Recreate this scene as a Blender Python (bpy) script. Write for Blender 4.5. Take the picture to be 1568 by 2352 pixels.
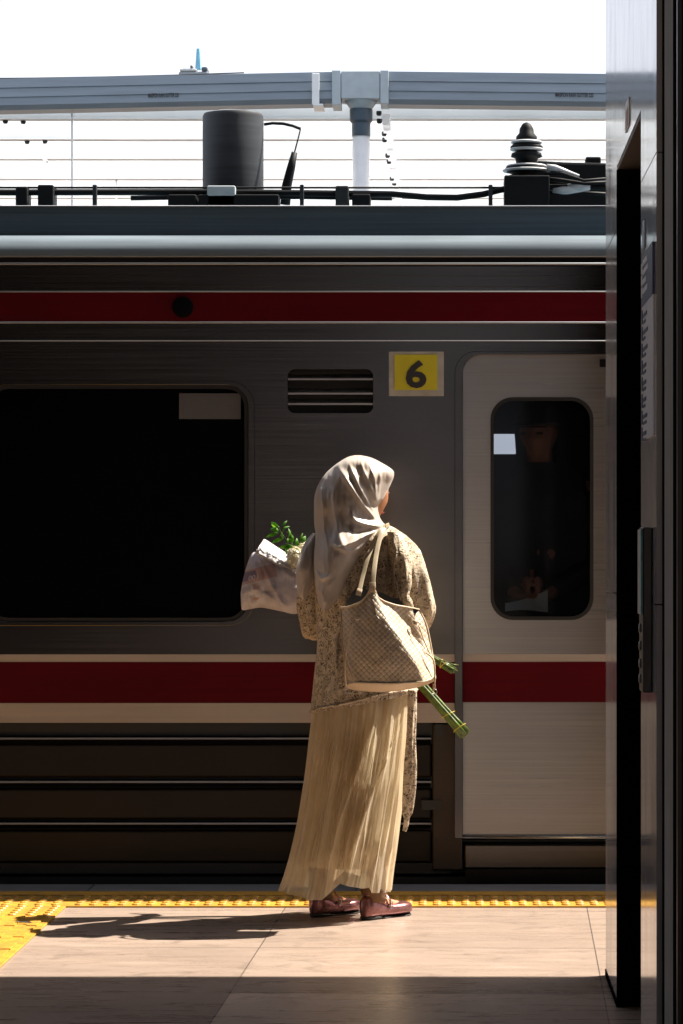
import bpy, bmesh, math, random
import numpy as np
from mathutils import Vector, Matrix, noise as mnoise
from mathutils.geometry import tessellate_polygon
random.seed(7); rng = np.random.RandomState(7)
R = math.radians
scene = bpy.context.scene
for o in list(bpy.data.objects): bpy.data.objects.remove(o)
C = scene.collection

# ---------------------------------------------------------------- camera
CH = 1.259                       # camera height over the platform
F = 7070.0                       # focal length, in the 1568 x 2352 pixels used for measuring
VX, VY = 1041.3, 1262.3
cam = bpy.data.cameras.new("camera"); camo = bpy.data.objects.new("camera", cam); C.objects.link(camo)
camo.location = (0, 0, CH); camo.rotation_euler = (R(90), 0, 0)
cam.sensor_fit = 'VERTICAL'; cam.sensor_height = 36; cam.lens = 36 * F / 2352
cam.shift_x = -(VX - 784) / 2352.0; cam.shift_y = (VY - 1176) / 2352.0
cam.clip_start = 0.1; cam.clip_end = 3000
scene.camera = camo
# ---------------------------------------------------------------- world, sun, exposure
TS = Vector((0.86, 0.42, 1.36)).normalized()       # towards the sun
w = bpy.data.worlds.new("World"); scene.world = w; w.use_nodes = True
nt = w.node_tree; bg = nt.nodes["Background"]
sky = nt.nodes.new("ShaderNodeTexSky"); sky.sky_type = 'NISHITA'; sky.sun_disc = False
sky.sun_elevation = math.asin(TS.z); sky.sun_rotation = math.atan2(TS.x, TS.y)
sky.dust_density = 6.0; sky.air_density = 1.0; sky.ozone_density = 1.0
# a thin bright veil of cloud over the blue
tcw = nt.nodes.new("ShaderNodeTexCoord"); nzw = nt.nodes.new("ShaderNodeTexNoise"); nzw.inputs['Scale'].default_value = 1.6; nzw.inputs['Detail'].default_value = 5
nt.links.new(tcw.outputs['Generated'], nzw.inputs['Vector'])
mrw = nt.nodes.new("ShaderNodeMapRange"); mrw.inputs[1].default_value = .3; mrw.inputs[2].default_value = .7; mrw.inputs[3].default_value = .8; mrw.inputs[4].default_value = .95
nt.links.new(nzw.outputs['Fac'], mrw.inputs[0])
mxw = nt.nodes.new("ShaderNodeMix"); mxw.data_type = 'RGBA'; mxw.inputs[7].default_value = (2.45, 2.55, 2.85, 1)
nt.links.new(mrw.outputs[0], mxw.inputs[0]); nt.links.new(sky.outputs[0], mxw.inputs[6]); nt.links.new(mxw.outputs[2], bg.inputs[0])
bg.inputs[1].default_value = 0.14
sl = bpy.data.lights.new("sun", 'SUN'); sl.energy = 5.0; sl.angle = R(0.5); sl.color = (1.0, 0.92, 0.80)
so = bpy.data.objects.new("sun", sl); C.objects.link(so)
so.rotation_euler = (-TS).to_track_quat('-Z', 'Y').to_euler(); so.location = TS * 30
scene.view_settings.view_transform = 'Standard'; scene.view_settings.look = 'None'
scene.view_settings.exposure = 1.64; scene.view_settings.gamma = 1.0
scene.render.engine = 'CYCLES'

# ---------------------------------------------------------------- helpers
def PT(x, y, d): return np.array(((x - VX) * d / F, d, CH - (y - VY) * d / F))
def ZX(zx, zy): return (605.4 + .3475 * zx, 998.9 + .3475 * zy)      # close-up of the woman -> measuring pixels
WL = {}
def tag(o, label=None, cat=None, group=None, kind=None):
    if label: o["label"] = label
    if cat: o["category"] = cat
    if group: o["group"] = group
    if kind: o["kind"] = kind
    return o
def thing(name, label, cat, loc=(0, 0, 0), group=None):
    o = bpy.data.objects.new(name, None); C.objects.link(o); o.location = loc
    o.empty_display_size = .05
    WL[o.name] = np.array(loc, float); return tag(o, label, cat, group)
def mkobj(name, verts, faces, mat, parent=None, smooth=False, uvs=None, loc=None):
    me = bpy.data.meshes.new(name)
    verts = np.array(verts, float)
    base = WL[parent.name] if parent is not None else np.array(loc if loc is not None else (0, 0, 0), float)
    me.from_pydata([tuple(v) for v in (verts - base)], [], [tuple(f) for f in faces])
    if uvs is not None:
        ul = me.uv_layers.new(name="UVMap")
        for l in me.loops: ul.data[l.index].uv = uvs[l.vertex_index]
    me.materials.append(mat)
    bm = bmesh.new(); bm.from_mesh(me); bmesh.ops.recalc_face_normals(bm, faces=bm.faces); bm.to_mesh(me); bm.free()
    if smooth: me.shade_smooth()
    o = bpy.data.objects.new(name, me); C.objects.link(o)
    if parent is not None:
        o.parent = parent; WL[o.name] = base.copy()
    else:
        o.location = tuple(base); WL[o.name] = base.copy()
    return o
def bevel(o, w=.004, seg=2):
    m = o.modifiers.new("bevel", 'BEVEL'); m.width = w; m.segments = seg; m.limit_method = 'ANGLE'; return o
class MB:
    def __init__(s): s.v = []; s.f = []; s.uv = []
    def add(s, v, f, uv=None):
        k = len(s.v); s.v += [tuple(p) for p in v]; s.f += [tuple(i + k for i in q) for q in f]
        s.uv += list(uv) if uv is not None else [(0, 0)] * len(v); return s
    def box(s, x0, x1, y0, y1, z0, z1):
        v = [(x, y, z) for x in (x0, x1) for y in (y0, y1) for z in (z0, z1)]
        return s.add(v, [(0, 1, 3, 2), (4, 6, 7, 5), (0, 4, 5, 1), (2, 3, 7, 6), (0, 2, 6, 4), (1, 5, 7, 3)])
    def tube(s, pts, r, n=12, cap=True, flat=None, flatdir=None):
        pts = [np.array(p, float) for p in pts]; m = len(pts)
        rr = r if hasattr(r, '__len__') else [r] * m
        V = []; up = np.array((0, 0, 1.0)) if flatdir is None else np.array(flatdir, float)
        prev = None
        for i, p in enumerate(pts):
            t = pts[min(i + 1, m - 1)] - pts[max(i - 1, 0)]; t /= (np.linalg.norm(t) + 1e-9)
            if prev is None or flatdir is not None:
                a = up if abs(t @ up) < .95 else np.array((1.0, 0, 0))
                u = a - t * (a @ t)
            else: u = prev - t * (prev @ t)
            u /= (np.linalg.norm(u) + 1e-9); prev = u; vv = np.cross(t, u)
            for k in range(n):
                a = 2 * math.pi * k / n
                V.append(p + rr[i] * (math.cos(a) * u * (flat or 1) + math.sin(a) * vv))
        Fc = [(i * n + k, i * n + (k + 1) % n, (i + 1) * n + (k + 1) % n, (i + 1) * n + k) for i in range(m - 1) for k in range(n)]
        if cap: Fc += [tuple(range(n))[::-1], tuple((m - 1) * n + k for k in range(n))]
        return s.add(V, Fc)
    def lathe(s, c, prof, n=32, axis='Z'):      # prof: (radius, height)
        V = []
        for r, h in prof:
            for k in range(n):
                a = 2 * math.pi * k / n
                if axis == 'Z': V.append((c[0] + r * math.cos(a), c[1] + r * math.sin(a), c[2] + h))
                elif axis == 'Y': V.append((c[0] + r * math.cos(a), c[1] + h, c[2] + r * math.sin(a)))
                else: V.append((c[0] + h, c[1] + r * math.cos(a), c[2] + r * math.sin(a)))
        m = len(prof)
        Fc = [(i * n + k, i * n + (k + 1) % n, (i + 1) * n + (k + 1) % n, (i + 1) * n + k) for i in range(m - 1) for k in range(n)]
        Fc += [tuple(range(n))[::-1], tuple((m - 1) * n + k for k in range(n))]
        return s.add(V, Fc)
    def extr(s, outer, holes, y0, y1):           # outlines in (x, z); slab between depths y0 < y1
        loops = [outer] + holes
        tri = tessellate_polygon([[Vector((p[0], p[1], 0)) for p in L] for L in loops])
        pts = [p for L in loops for p in L]; n = len(pts)
        V = [(p[0], y0, p[1]) for p in pts] + [(p[0], y1, p[1]) for p in pts]
        Fc = [tuple(t) for t in tri] + [tuple(i + n for i in t)[::-1] for t in tri]
        k = 0
        for L in loops:
            m = len(L)
            for i in range(m): Fc.append((k + i, k + (i + 1) % m, n + k + (i + 1) % m, n + k + i))
            k += m
        return s.add(V, Fc)
    def prof_x(s, prof, x0, x1, n=1):            # profile in (y, z) swept along X
        m = len(prof); V = []
        for i in range(n + 1):
            x = x0 + (x1 - x0) * i / n
            V += [(x, p[0], p[1]) for p in prof]
        Fc = [(i * m + k, i * m + (k + 1) % m, (i + 1) * m + (k + 1) % m, (i + 1) * m + k) for i in range(n) for k in range(m)]
        Fc += [tuple(range(m)), tuple(n * m + k for k in range(m))[::-1]]
        return s.add(V, Fc)
    def build(s, name, mat, parent=None, smooth=False, loc=None, uv=False):
        return mkobj(name, s.v, s.f, mat, parent, smooth, s.uv if uv else None, loc)
def rrect(x0, x1, z0, z1, r, n=8):
    P = []
    for cx, cz, a0 in ((x1 - r, z1 - r, 0), (x0 + r, z1 - r, 90), (x0 + r, z0 + r, 180), (x1 - r, z0 + r, 270)):
        for i in range(n + 1):
            a = R(a0 + 90 * i / n); P.append((cx + r * math.cos(a), cz + r * math.sin(a)))
    return P
def text_mesh(txt, size, origin, right, up, depth=.0015, bold=0.0, align='LEFT'):
    cu = bpy.data.curves.new("t", 'FONT'); cu.body = txt; cu.size = size; cu.extrude = depth; cu.offset = bold; cu.align_x = align
    cu.resolution_u = 3
    to = bpy.data.objects.new("t", cu); C.objects.link(to)
    dg = bpy.context.evaluated_depsgraph_get(); me = bpy.data.meshes.new_from_object(to.evaluated_get(dg))
    right = np.array(right, float); up = np.array(up, float); nn = np.cross(right, up); o = np.array(origin, float)
    V = [o + right * v.co.x + up * v.co.y + nn * v.co.z for v in me.vertices]
    Fc = [tuple(p.vertices) for p in me.polygons]
    bpy.data.objects.remove(to); bpy.data.curves.remove(cu); bpy.data.meshes.remove(me)
    return V, Fc

# ---------------------------------------------------------------- materials
class NT:
    def __init__(s, name):
        s.m = bpy.data.materials.new(name); s.m.use_nodes = True; s.t = s.m.node_tree
        s.b = s.t.nodes["Principled BSDF"]; s.out = s.t.nodes["Material Output"]
    def n(s, typ, **kw):
        nd = s.t.nodes.new(typ)
        for k, v in kw.items(): setattr(nd, k, v)
        return nd
    def l(s, a, b): s.t.links.new(a, b)
    def val(s, nd, i, v):
        if hasattr(v, 'links') or isinstance(v, bpy.types.NodeSocket): s.l(v, nd.inputs[i])
        else: nd.inputs[i].default_value = v
    def math(s, op, a, b=0.0, c=None):
        nd = s.n("ShaderNodeMath", operation=op); s.val(nd, 0, a); s.val(nd, 1, b)
        if c is not None: s.val(nd, 2, c)
        return nd.outputs[0]
    def coord(s, scale=(1, 1, 1), kind='Object', rot=(0, 0, 0)):
        tc = s.n("ShaderNodeTexCoord"); mp = s.n("ShaderNodeMapping"); s.l(tc.outputs[kind], mp.inputs[0])
        mp.inputs['Scale'].default_value = scale; mp.inputs['Rotation'].default_value = rot; return mp.outputs[0]
    def noise(s, co, scale=5, detail=4, rough=.55, dist=0.0):
        nd = s.n("ShaderNodeTexNoise"); s.l(co, nd.inputs['Vector']); nd.inputs['Scale'].default_value = scale
        nd.inputs['Detail'].default_value = detail; nd.inputs['Roughness'].default_value = rough; nd.inputs['Distortion'].default_value = dist
        return nd.outputs['Fac']
    def ramp(s, fac, stops):
        nd = s.n("ShaderNodeValToRGB"); s.l(fac, nd.inputs[0]); e = nd.color_ramp.elements
        while len(e) < len(stops): e.new(.5)
        for i, (p, c) in enumerate(stops):
            e[i].position = p; e[i].color = (c, c, c, 1) if not hasattr(c, '__len__') else (*c, 1)
        return nd.outputs[0]
    def mix(s, f, a, b):
        nd = s.n("ShaderNodeMix", data_type='RGBA'); s.val(nd, 0, f)
        for i, v in ((6, a), (7, b)):
            if isinstance(v, bpy.types.NodeSocket): s.l(v, nd.inputs[i])
            else: nd.inputs[i].default_value = (*v, 1)
        return nd.outputs[2]
    def bump(s, h, strength=.3, dist=.01):
        nd = s.n("ShaderNodeBump"); s.l(h, nd.inputs['Height']); nd.inputs['Strength'].default_value = strength
        nd.inputs['Distance'].default_value = dist; s.l(nd.outputs[0], s.b.inputs['Normal']); return nd
def lc(c, k): return tuple(max(0, min(1, v * k)) for v in c)
def plain(name, col, rough=.5, metal=0.0, var=.15, nscale=(20, 20, 20), bump=0.0, spec=.5, bd=.002):
    s = NT(name); co = s.coord(nscale); f = s.noise(co, 1, 5)
    s.l(s.mix(s.ramp(f, [(.3, 0), (.7, 1)]), lc(col, 1 - var), lc(col, 1 + var)), s.b.inputs['Base Color'])
    s.l(s.ramp(f, [(.2, max(0, rough - .08)), (.8, min(1, rough + .08))]), s.b.inputs['Roughness'])
    s.b.inputs['Metallic'].default_value = metal; s.b.inputs['Specular IOR Level'].default_value = spec
    if bump: s.bump(f, bump, bd)
    return s.m
def brushed(name, col, rough, metal=1.0, sc=(1.2, 1.2, 160), var=.12, aniso=.6, dirt=.0):
    s = NT(name); co = s.coord(sc); f = s.noise(co, 1, 6, .6); co2 = s.coord((1.5, 1.5, 3)); g = s.noise(co2, 1.3, 4)
    c = s.mix(s.ramp(f, [(.3, 0), (.7, 1)]), lc(col, 1 - var), lc(col, 1 + var))
    if dirt: c = s.mix(s.ramp(g, [(.35, dirt), (.65, 0)]), c, lc(col, .35))
    s.l(c, s.b.inputs['Base Color']); s.l(s.ramp(f, [(.2, rough - .06), (.8, rough + .08)]), s.b.inputs['Roughness'])
    s.b.inputs['Metallic'].default_value = metal; s.b.inputs['Anisotropic'].default_value = aniso
    s.bump(f, .03, .001); return s.m
M = {}
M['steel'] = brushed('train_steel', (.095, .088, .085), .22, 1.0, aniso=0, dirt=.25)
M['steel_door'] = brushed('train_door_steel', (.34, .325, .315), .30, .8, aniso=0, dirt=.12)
M['chrome'] = brushed('bright_trim', (.75, .73, .70), .22, 1.0)
M['post'] = brushed('brown_post_steel', (.055, .042, .034), .4, .7, dirt=.4)
M['rail'] = brushed('dull_side_rail', (.34, .36, .40), .35, .6)
M['red'] = brushed('red_band', (.10, .0004, .006), .6, .0, sc=(1, 1, 60), var=.12, aniso=0, dirt=.3); M['red'].node_tree.nodes['Principled BSDF'].inputs['Specular IOR Level'].default_value = .12
M['whiteband'] = brushed('pale_band', (.46, .40, .36), .5, .0, sc=(1, 1, 60), var=.08, aniso=0, dirt=.2)
M['blackpaint'] = plain('black_paint', (.012, .012, .013), .45)
M['underframe'] = brushed('brown_skirt_steel', (.014, .009, .006), .40, .5, dirt=.5)
M['slate'] = brushed('slate_roof_paint', (.07, .115, .15), .5, .0, sc=(.8, .8, 90), var=.3, aniso=0, dirt=.15)
M['slate2'] = brushed('roof_shoulder_paint', (.15, .19, .225), .42, .0, sc=(.7, .7, 25), var=.25, aniso=0, dirt=.25)
M['platef'] = plain('pale_plate_frame', (.42, .41, .38), .5)
M['rubber'] = plain('black_rubber', (.010, .010, .011), .6)
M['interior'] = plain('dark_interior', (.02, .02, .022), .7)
M['gutter'] = plain('grey_gutter_plastic', (.20, .24, .28), .45, nscale=(3, 40, 40), var=.12)
M['gutter2'] = plain('pale_gutter_joint', (.40, .45, .48), .45, var=.08)
M['couple'] = plain('dark_pipe_coupling', (.05, .075, .10), .35)
M['whitepaint'] = plain('white_paint', (.80, .80, .80), .5, var=.04)
M['darktext'] = plain('dark_print', (.03, .03, .035), .6)
M['yellow'] = plain('yellow_plate', (.62, .55, .02), .45, var=.05)
M['metalring'] = plain('dull_metal', (.35, .32, .28), .3, 1.0)
M['roofgear'] = plain('black_roof_gear', (.008, .009, .010), .6, spec=.15)
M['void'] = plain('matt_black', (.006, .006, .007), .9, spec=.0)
M['porcelain'] = plain('insulator_glaze', (.55, .56, .58), .25, var=.05)
M['drum'] = brushed('grey_drum', (.028, .032, .036), .5, .2, sc=(2, 2, 60), var=.3)
M['concrete'] = plain('concrete', (.22, .21, .20), .8, var=.25, nscale=(6, 6, 6), bump=.4)
M['ballast'] = plain('track_ballast', (.10, .085, .07), .9, var=.5, nscale=(30, 30, 30), bump=.8, bd=.03)
def translucent_sheet():
    s = NT('translucent_roof_sheet'); tr = s.n("ShaderNodeBsdfTranslucent"); tr.inputs[0].default_value = (.9, .92, .95, 1)
    mx = s.n("ShaderNodeMixShader"); mx.inputs[0].default_value = .75
    f = s.noise(s.coord((.6, 3, 1)), 2, 4); s.l(s.mix(f, (.75, .78, .8), (.88, .9, .92)), s.b.inputs['Base Color'])
    s.l(s.b.outputs[0], mx.inputs[1]); s.l(tr.outputs[0], mx.inputs[2]); s.l(mx.outputs[0], s.out.inputs[0]); return s.m
M['sheet'] = translucent_sheet()
M['purlin'] = plain('pale_grey_purlin', (.62, .66, .70), .5, var=.12, nscale=(2, 5, 5))
def glass_mat():
    s = NT('tinted_window_glass'); s.b.inputs['Base Color'].default_value = (.01, .01, .012, 1); s.b.inputs['Roughness'].default_value = .06
    s.b.inputs['Specular IOR Level'].default_value = .35
    tp = s.n("ShaderNodeBsdfTransparent"); tp.inputs[0].default_value = (.74, .77, .80, 1)
    mx = s.n("ShaderNodeMixShader"); f = s.noise(s.coord((1, 1, 3)), 1.5, 3)
    s.l(s.ramp(f, [(.3, .80), (.7, .87)]), mx.inputs[0])
    s.l(s.b.outputs[0], mx.inputs[1]); s.l(tp.outputs[0], mx.inputs[2]); s.l(mx.outputs[0], s.out.inputs[0]); return s.m
M['glass'] = glass_mat()
def wall_panel():
    s = NT('brushed_wall_panel'); f = s.noise(s.coord((60, 4, 1.2)), 1, 6, .6); g = s.noise(s.coord((3, 3, 1.2)), 2, 5, .6)
    c = s.mix(s.ramp(f, [(.3, 0), (.7, 1)]), (.38, .38, .40), (.48, .48, .50))
    c = s.mix(s.ramp(g, [(.55, 0), (.72, .7)]), c, (.26, .25, .25))
    s.l(c, s.b.inputs['Base Color']); s.l(s.ramp(g, [(.3, .08), (.7, .16)]), s.b.inputs['Roughness'])
    s.b.inputs['Metallic'].default_value = .12; s.bump(f, .02, .001); return s.m
M['panel'] = wall_panel()
# platform tiles: stone-look streaks; the tone differs from tile to tile
TX0, TY0, TWX, TWY, TROT = -.635, 8.74, 1.06, 1.0, R(1.2)
def floor_mat():
    s = NT('platform_tiles'); tc = s.n("ShaderNodeTexCoord"); mp = s.n("ShaderNodeMapping"); s.l(tc.outputs['Object'], mp.inputs[0])
    mp.inputs['Location'].default_value = (-TX0, -TY0, 0)
    mr = s.n("ShaderNodeMapping"); s.l(mp.outputs[0], mr.inputs[0]); mr.inputs['Rotation'].default_value = (0, 0, TROT)
    sp = s.n("ShaderNodeSeparateXYZ"); s.l(mr.outputs[0], sp.inputs[0])
    u = s.math('DIVIDE', sp.outputs[0], TWX); v = s.math('DIVIDE', sp.outputs[1], TWY)
    def edge(a, wdt, size):
        fr = s.math('FRACT', a); d = s.math('MINIMUM', fr, s.math('SUBTRACT', 1.0, fr))
        return s.math('LESS_THAN', s.math('MULTIPLY', d, size), wdt)
    joint = s.math('MAXIMUM', edge(u, .0018, TWX), edge(v, .0032, TWY))
    cb = s.n("ShaderNodeCombineXYZ"); s.l(s.math('FLOOR', u), cb.inputs[0]); s.l(s.math('FLOOR', v), cb.inputs[1])
    wn = s.n("ShaderNodeTexWhiteNoise"); s.l(cb.outputs[0], wn.inputs[0])
    st = s.noise(s.coord((2.2, 10, 1)), 1.5, 9, .68, .5); bl = s.noise(s.coord((1.3, 1.8, 1)), 1.7, 5, .6); fine = s.noise(s.coord((40, 160, 1)), 1, 3)
    c = s.mix(s.ramp(st, [(.28, 0), (.72, 1)]), (.26, .19, .15), (.345, .26, .21))
    c = s.mix(s.ramp(bl, [(.35, .45), (.65, 0)]), c, (.20, .15, .12))
    c = s.mix(s.math('MULTIPLY', fine, .25), c, (.55, .44, .37))
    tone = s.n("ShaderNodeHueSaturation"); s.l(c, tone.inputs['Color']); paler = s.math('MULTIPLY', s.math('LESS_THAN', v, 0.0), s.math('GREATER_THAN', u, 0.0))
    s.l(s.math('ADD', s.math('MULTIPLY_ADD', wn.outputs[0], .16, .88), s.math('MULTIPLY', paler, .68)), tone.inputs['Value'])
    stn = s.noise(s.coord((1, 1, 1)), 5.5, 7, .62, 1.2); sf = s.ramp(stn, [(.56, 0), (.68, .55)])
    vo = s.n("ShaderNodeTexVoronoi"); s.l(s.coord((2.2, 2.2, 2.2)), vo.inputs[0]); vo.inputs['Scale'].default_value = 1.0
    speck = s.math('LESS_THAN', vo.outputs['Distance'], .010)
    c = s.mix(sf, tone.outputs[0], (.17, .13, .105)); c = s.mix(speck, c, (.03, .025, .02))
    c = s.mix(joint, c, (.085, .07, .06))
    s.l(c, s.b.inputs['Base Color'])
    s.l(s.ramp(st, [(.25, .22), (.75, .36)]), s.b.inputs['Roughness'])
    h = s.math('SUBTRACT', s.math('MULTIPLY', st, .25), joint); s.bump(h, .35, .0015); return s.m
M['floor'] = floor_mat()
def tact_mat():
    s = NT('yellow_tactile'); f = s.noise(s.coord((12, 12, 12)), 1.5, 6, .65)
    c = s.mix(s.ramp(f, [(.30, 0), (.62, 1)]), (.30, .15, .03), (.52, .28, .03)); s.l(c, s.b.inputs['Base Color'])
    s.b.inputs['Roughness'].default_value = .4; s.bump(f, .2, .002); return s.m
M['tactile'] = tact_mat()
M['line'] = plain('worn_yellow_line', (.52, .27, .03), .6, var=.35, nscale=(8, 30, 8))
M['edge'] = plain('dark_edge_stone', (.16, .16, .17), .55, var=.25, nscale=(4, 14, 4), bump=.2)

# ---------------------------------------------------------------- setting: ground, platform, tracks
def struct(o, kind='structure'): o['kind'] = kind; return o
EDGE = 11.59
mb = MB(); mb.box(-900, 900, -900, 900, -1.6, -1.255); struct(mb.build('ground', M['ballast']))
mb = MB(); mb.box(-14, 14, -9, 11.135, -1.25, 0); struct(mb.build('platform_floor', M['floor']))
mb = MB(); mb.box(-14, 14, 11.135, EDGE, -1.25, -.001)
pe = struct(mb.build('platform_edge', M['edge']))
mb = MB(); mb.box(-14, 14, 11.20, 11.315, -.001, .003); struct(mb.build('warning_line', M['line']))
# joints of the edge stones
mb = MB()
for k in range(-12, 13): mb.box(-.36 + k * .99 - .002, -.36 + k * .99 + .002, 11.137, EDGE - .001, -.0005, .0015)
struct(mb.build('edge_joints', M['darktext']))
# tactile paving: warning tiles along the edge, guiding bars running towards the camera on the left
mb = MB(); Y0, Y1 = 10.82, 11.125
mb.box(-14, 14, Y0, Y1, 0.0005, .006)
struct(mb.build('tactile_base', M['tactile']))
mb = MB()
def dome(mb, x, y, r=.0175, h=.006, n=10, z=.006, sx=1):
    mb.lathe((x, y, z), [(r, -.0005), (r * .9, h * .6), (r * .68, h)], n)
for i in range(-36, 26):
    for j in range(5):
        x = -.31 + i * .0505; y = Y0 + .035 + j * .0585
        if x < -1.35 - 0: continue
        dome(mb, x, y)
for i in range(-14, 0):
    for j in range(5): dome(mb, -1.375 + i * .0585 + .03, Y0 + .035 + j * .0585)
struct(mb.build('tactile_domes', M['tactile'], smooth=False))
mb = MB()
XL0, XL1 = -1.97, -1.362
for k in range(9):
    y1 = Y0 - .004 - k * .302; y0 = y1 - .299
    for a in (0, 1):
        x0 = XL1 - .3 * (a + 1) - a * .002; mb.box(x0, x0 + .3, y0, y1, .0005, .007)
struct(bevel(mb.build('tactile_path_base', M['tactile']), .002, 1))
mb = MB()
for k in range(9):
    y1 = Y0 - .004 - k * .302
    for a in (0, 1):
        x0 = XL1 - .3 * (a + 1) - a * .002
        if k == 0:
            for i in range(5):
                for j in range(5): dome(mb, x0 + .03 + i * .06, y1 - .03 - j * .06, z=.007)
        else:
            for i in range(4): mb.box(x0 + .022 + i * .073, x0 + .022 + i * .073 + .036, y1 - .287, y1 - .012, .006, .0125)
struct(bevel(mb.build('tactile_path_bars', M['tactile']), .0045, 2))
mb = MB()
for x, y in ((-1.56, 10.33), (-1.44, 10.30)):
    mb.box(x - .025, x + .012, y - .012, y + .004, .0126, .0146); mb.box(x + .008, x + .030, y - .022, y - .006, .0126, .0142)
struct(mb.build('floor_scuffs', M['darktext']))

# ---------------------------------------------------------------- near canopy and added sky-blocking walls behind the camera
cz = 4.0; cy = 9.0 + cz * TS.y / TS.z
M['cano'] = plain('dark_canopy_underside', (.05, .05, .052), .7)
can = thing('platform_canopy', 'dark canopy roof over the near platform, above the frame', 'canopy', (0, 0, cz))
mb = MB(); mb.box(-14, 14, 4, cy, cz, cz + .12); mb.box(-14, -.1, -9, 3.995, cz, cz + .12); mb.build('roof_deck', M['cano'], can)
mb = MB(); mb.box(-14, .8, cy + .035, 11.35, cz, cz + .12); mb.build('added_shade_deck', M['cano'], can)  # unseen deck added to shade the left floor and darken the train there
mb = MB(); mb.box(-14, 14, cy, cy + .03, cz - .15, cz + .22); mb.build('fascia', M['cano'], can)
mb = MB()
for k in range(6):
    mb = MB(); mb.box(-14, -.1, -8 + k * 3.2, -7.88 + k * 3.2, cz - .2, cz - .002); mb.build('beam', M['cano'], can)
bw = thing('sky_blocking_walls', 'unseen dark wall added behind the camera to block the sky', 'building', (0, -9, 0))  # unseen walls, added and shaped to block sky and darken the train's left
mb = MB(); mb.box(-14, -.3, -9.3, -9.02, 0, cz); mb.build('wall', M['cano'], bw)  # added unseen wall blocking the sky behind the camera
mb = MB(); mb.box(-14.3, -14.02, -9, 11, 0, cz); mb.build('wall', M['cano'], bw)  # added unseen side wall blocking the sky
mb = MB(); mb.box(3.6, 14, -9.3, -9.02, 0, 6.5); mb.build('wall', M['cano'], bw)  # added wall narrowing the opening to cut fill light

# ---------------------------------------------------------------- right-hand lift entrance wall
WX = .45
wl = thing('lift_entrance', 'tall grey metal clad wall with a black doorway at the right edge', 'building', (WX, 8, 0))
D0, D1, D2, D3 = 9.10, 8.47, 7.39, 6.826
def yz(o_, h_, x0, x1):          # slab lying in the YZ plane
    mb = MB(); mb.extr(o_, h_, x0, x1); mb.v = [(b, a, c) for a, b, c in mb.v]; return mb
ZT = 3.99
g = .0016
segs = [  # cladding panels with 3 mm joints
    [(D1, 0.02), (D0, 0.02), (D0, 1.137 - g), (D1, 1.137 - g)], [(D1, 1.137 + g), (D0, 1.137 + g), (D0, 2.14 - g), (D1, 2.14 - g)],
    [(D3, 0.02), (D2, 0.02), (D2, 1.137 - g), (D3, 1.137 - g)], [(D3, 1.137 + g), (D2, 1.137 + g), (D2, 2.14 - g), (D3, 2.14 - g)],
    [(D2, 2.14 + g), (D3, 2.14 + g), (D3, ZT), (D0, ZT), (D0, 2.14 + g), (D1, 2.14 + g), (D1, 2.315), (D2, 2.315)]]
for s_ in segs:
    o = yz(s_, [], WX, WX + .02).build('cladding_panel', M['panel'], wl)
mb = MB(); mb.box(WX + .021, 3.2, D1 + .004, D0 - .001, 0, ZT); mb.box(WX + .021, 3.2, D3 + .002, D2 - .004, 0, ZT)
mb.box(WX + .021, 3.2, D2 - .004, D1 + .004, 2.32, ZT); mb.box(3.0, 3.2, D2, D1, 0, 2.3)
mb.build('wall_core', M['void'], wl)
M['soffit'] = plain('brown_soffit', (.07, .05, .04), .6)
mb = MB(); mb.box(WX + .002, WX + .6, D2 - .003, D1 + .003, 2.304, 2.3195); mb.build('lintel', M['soffit'], wl)
M['trim'] = plain('dark_trim', (.10, .09, .09), .35, .8)
mb = MB(); mb.box(WX - .0015, WX + .0212, D1 - .006, D1 - .0005, 0, 2.304); mb.build('door_jamb', M['void'], wl)
mb = MB(); mb.box(WX - .002, WX + .02, D3, D2, 0, .019); mb.build('skirting', M['void'], wl); mb = MB(); mb.box(WX - .002, WX + .02, D1, D0, 0, .019)
mb.box(WX - .002, WX + .021, D0, D0 + .004, 0, .019)
mb.build('skirting', M['void'], wl)
mb = MB(); mb.box(WX + .9, WX + .95, D2, D1, 0.001, 2.30); mb.build('door', M['void'], wl)
mb = MB(); mb.box(WX + .0215, WX + .9, D1 + .0005, D1 + .0038, 0.001, 2.30); mb.build('reveal', M['void'], wl)
# pillar in front
pl = thing('concrete_column', 'narrow grey concrete strip column between black panels at the right edge', 'column', (WX + .1, 6.3, 0))
mb = MB(); mb.box(WX, WX + .4, 6.275, 6.57, 0, ZT); bevel(mb.build('shaft', M['concrete'], pl), .006)
bp = thing('metal_screen', 'black metal screen at the extreme right edge beside the concrete column', 'screen', (WX + .1, 6, 0))
mb = MB(); mb.box(WX - .003, WX + .6, 4.2, 6.27, 0, ZT); mb.box(WX + .012, WX + .6, 6.572, 6.815, 0, ZT); mb.build('panel', M['void'], bp)
mb = MB(); mb.box(WX - .012, WX - .0035, 6.02, 6.045, 0, ZT); mb.build('mullion', M['blackpaint'], bp)
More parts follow.
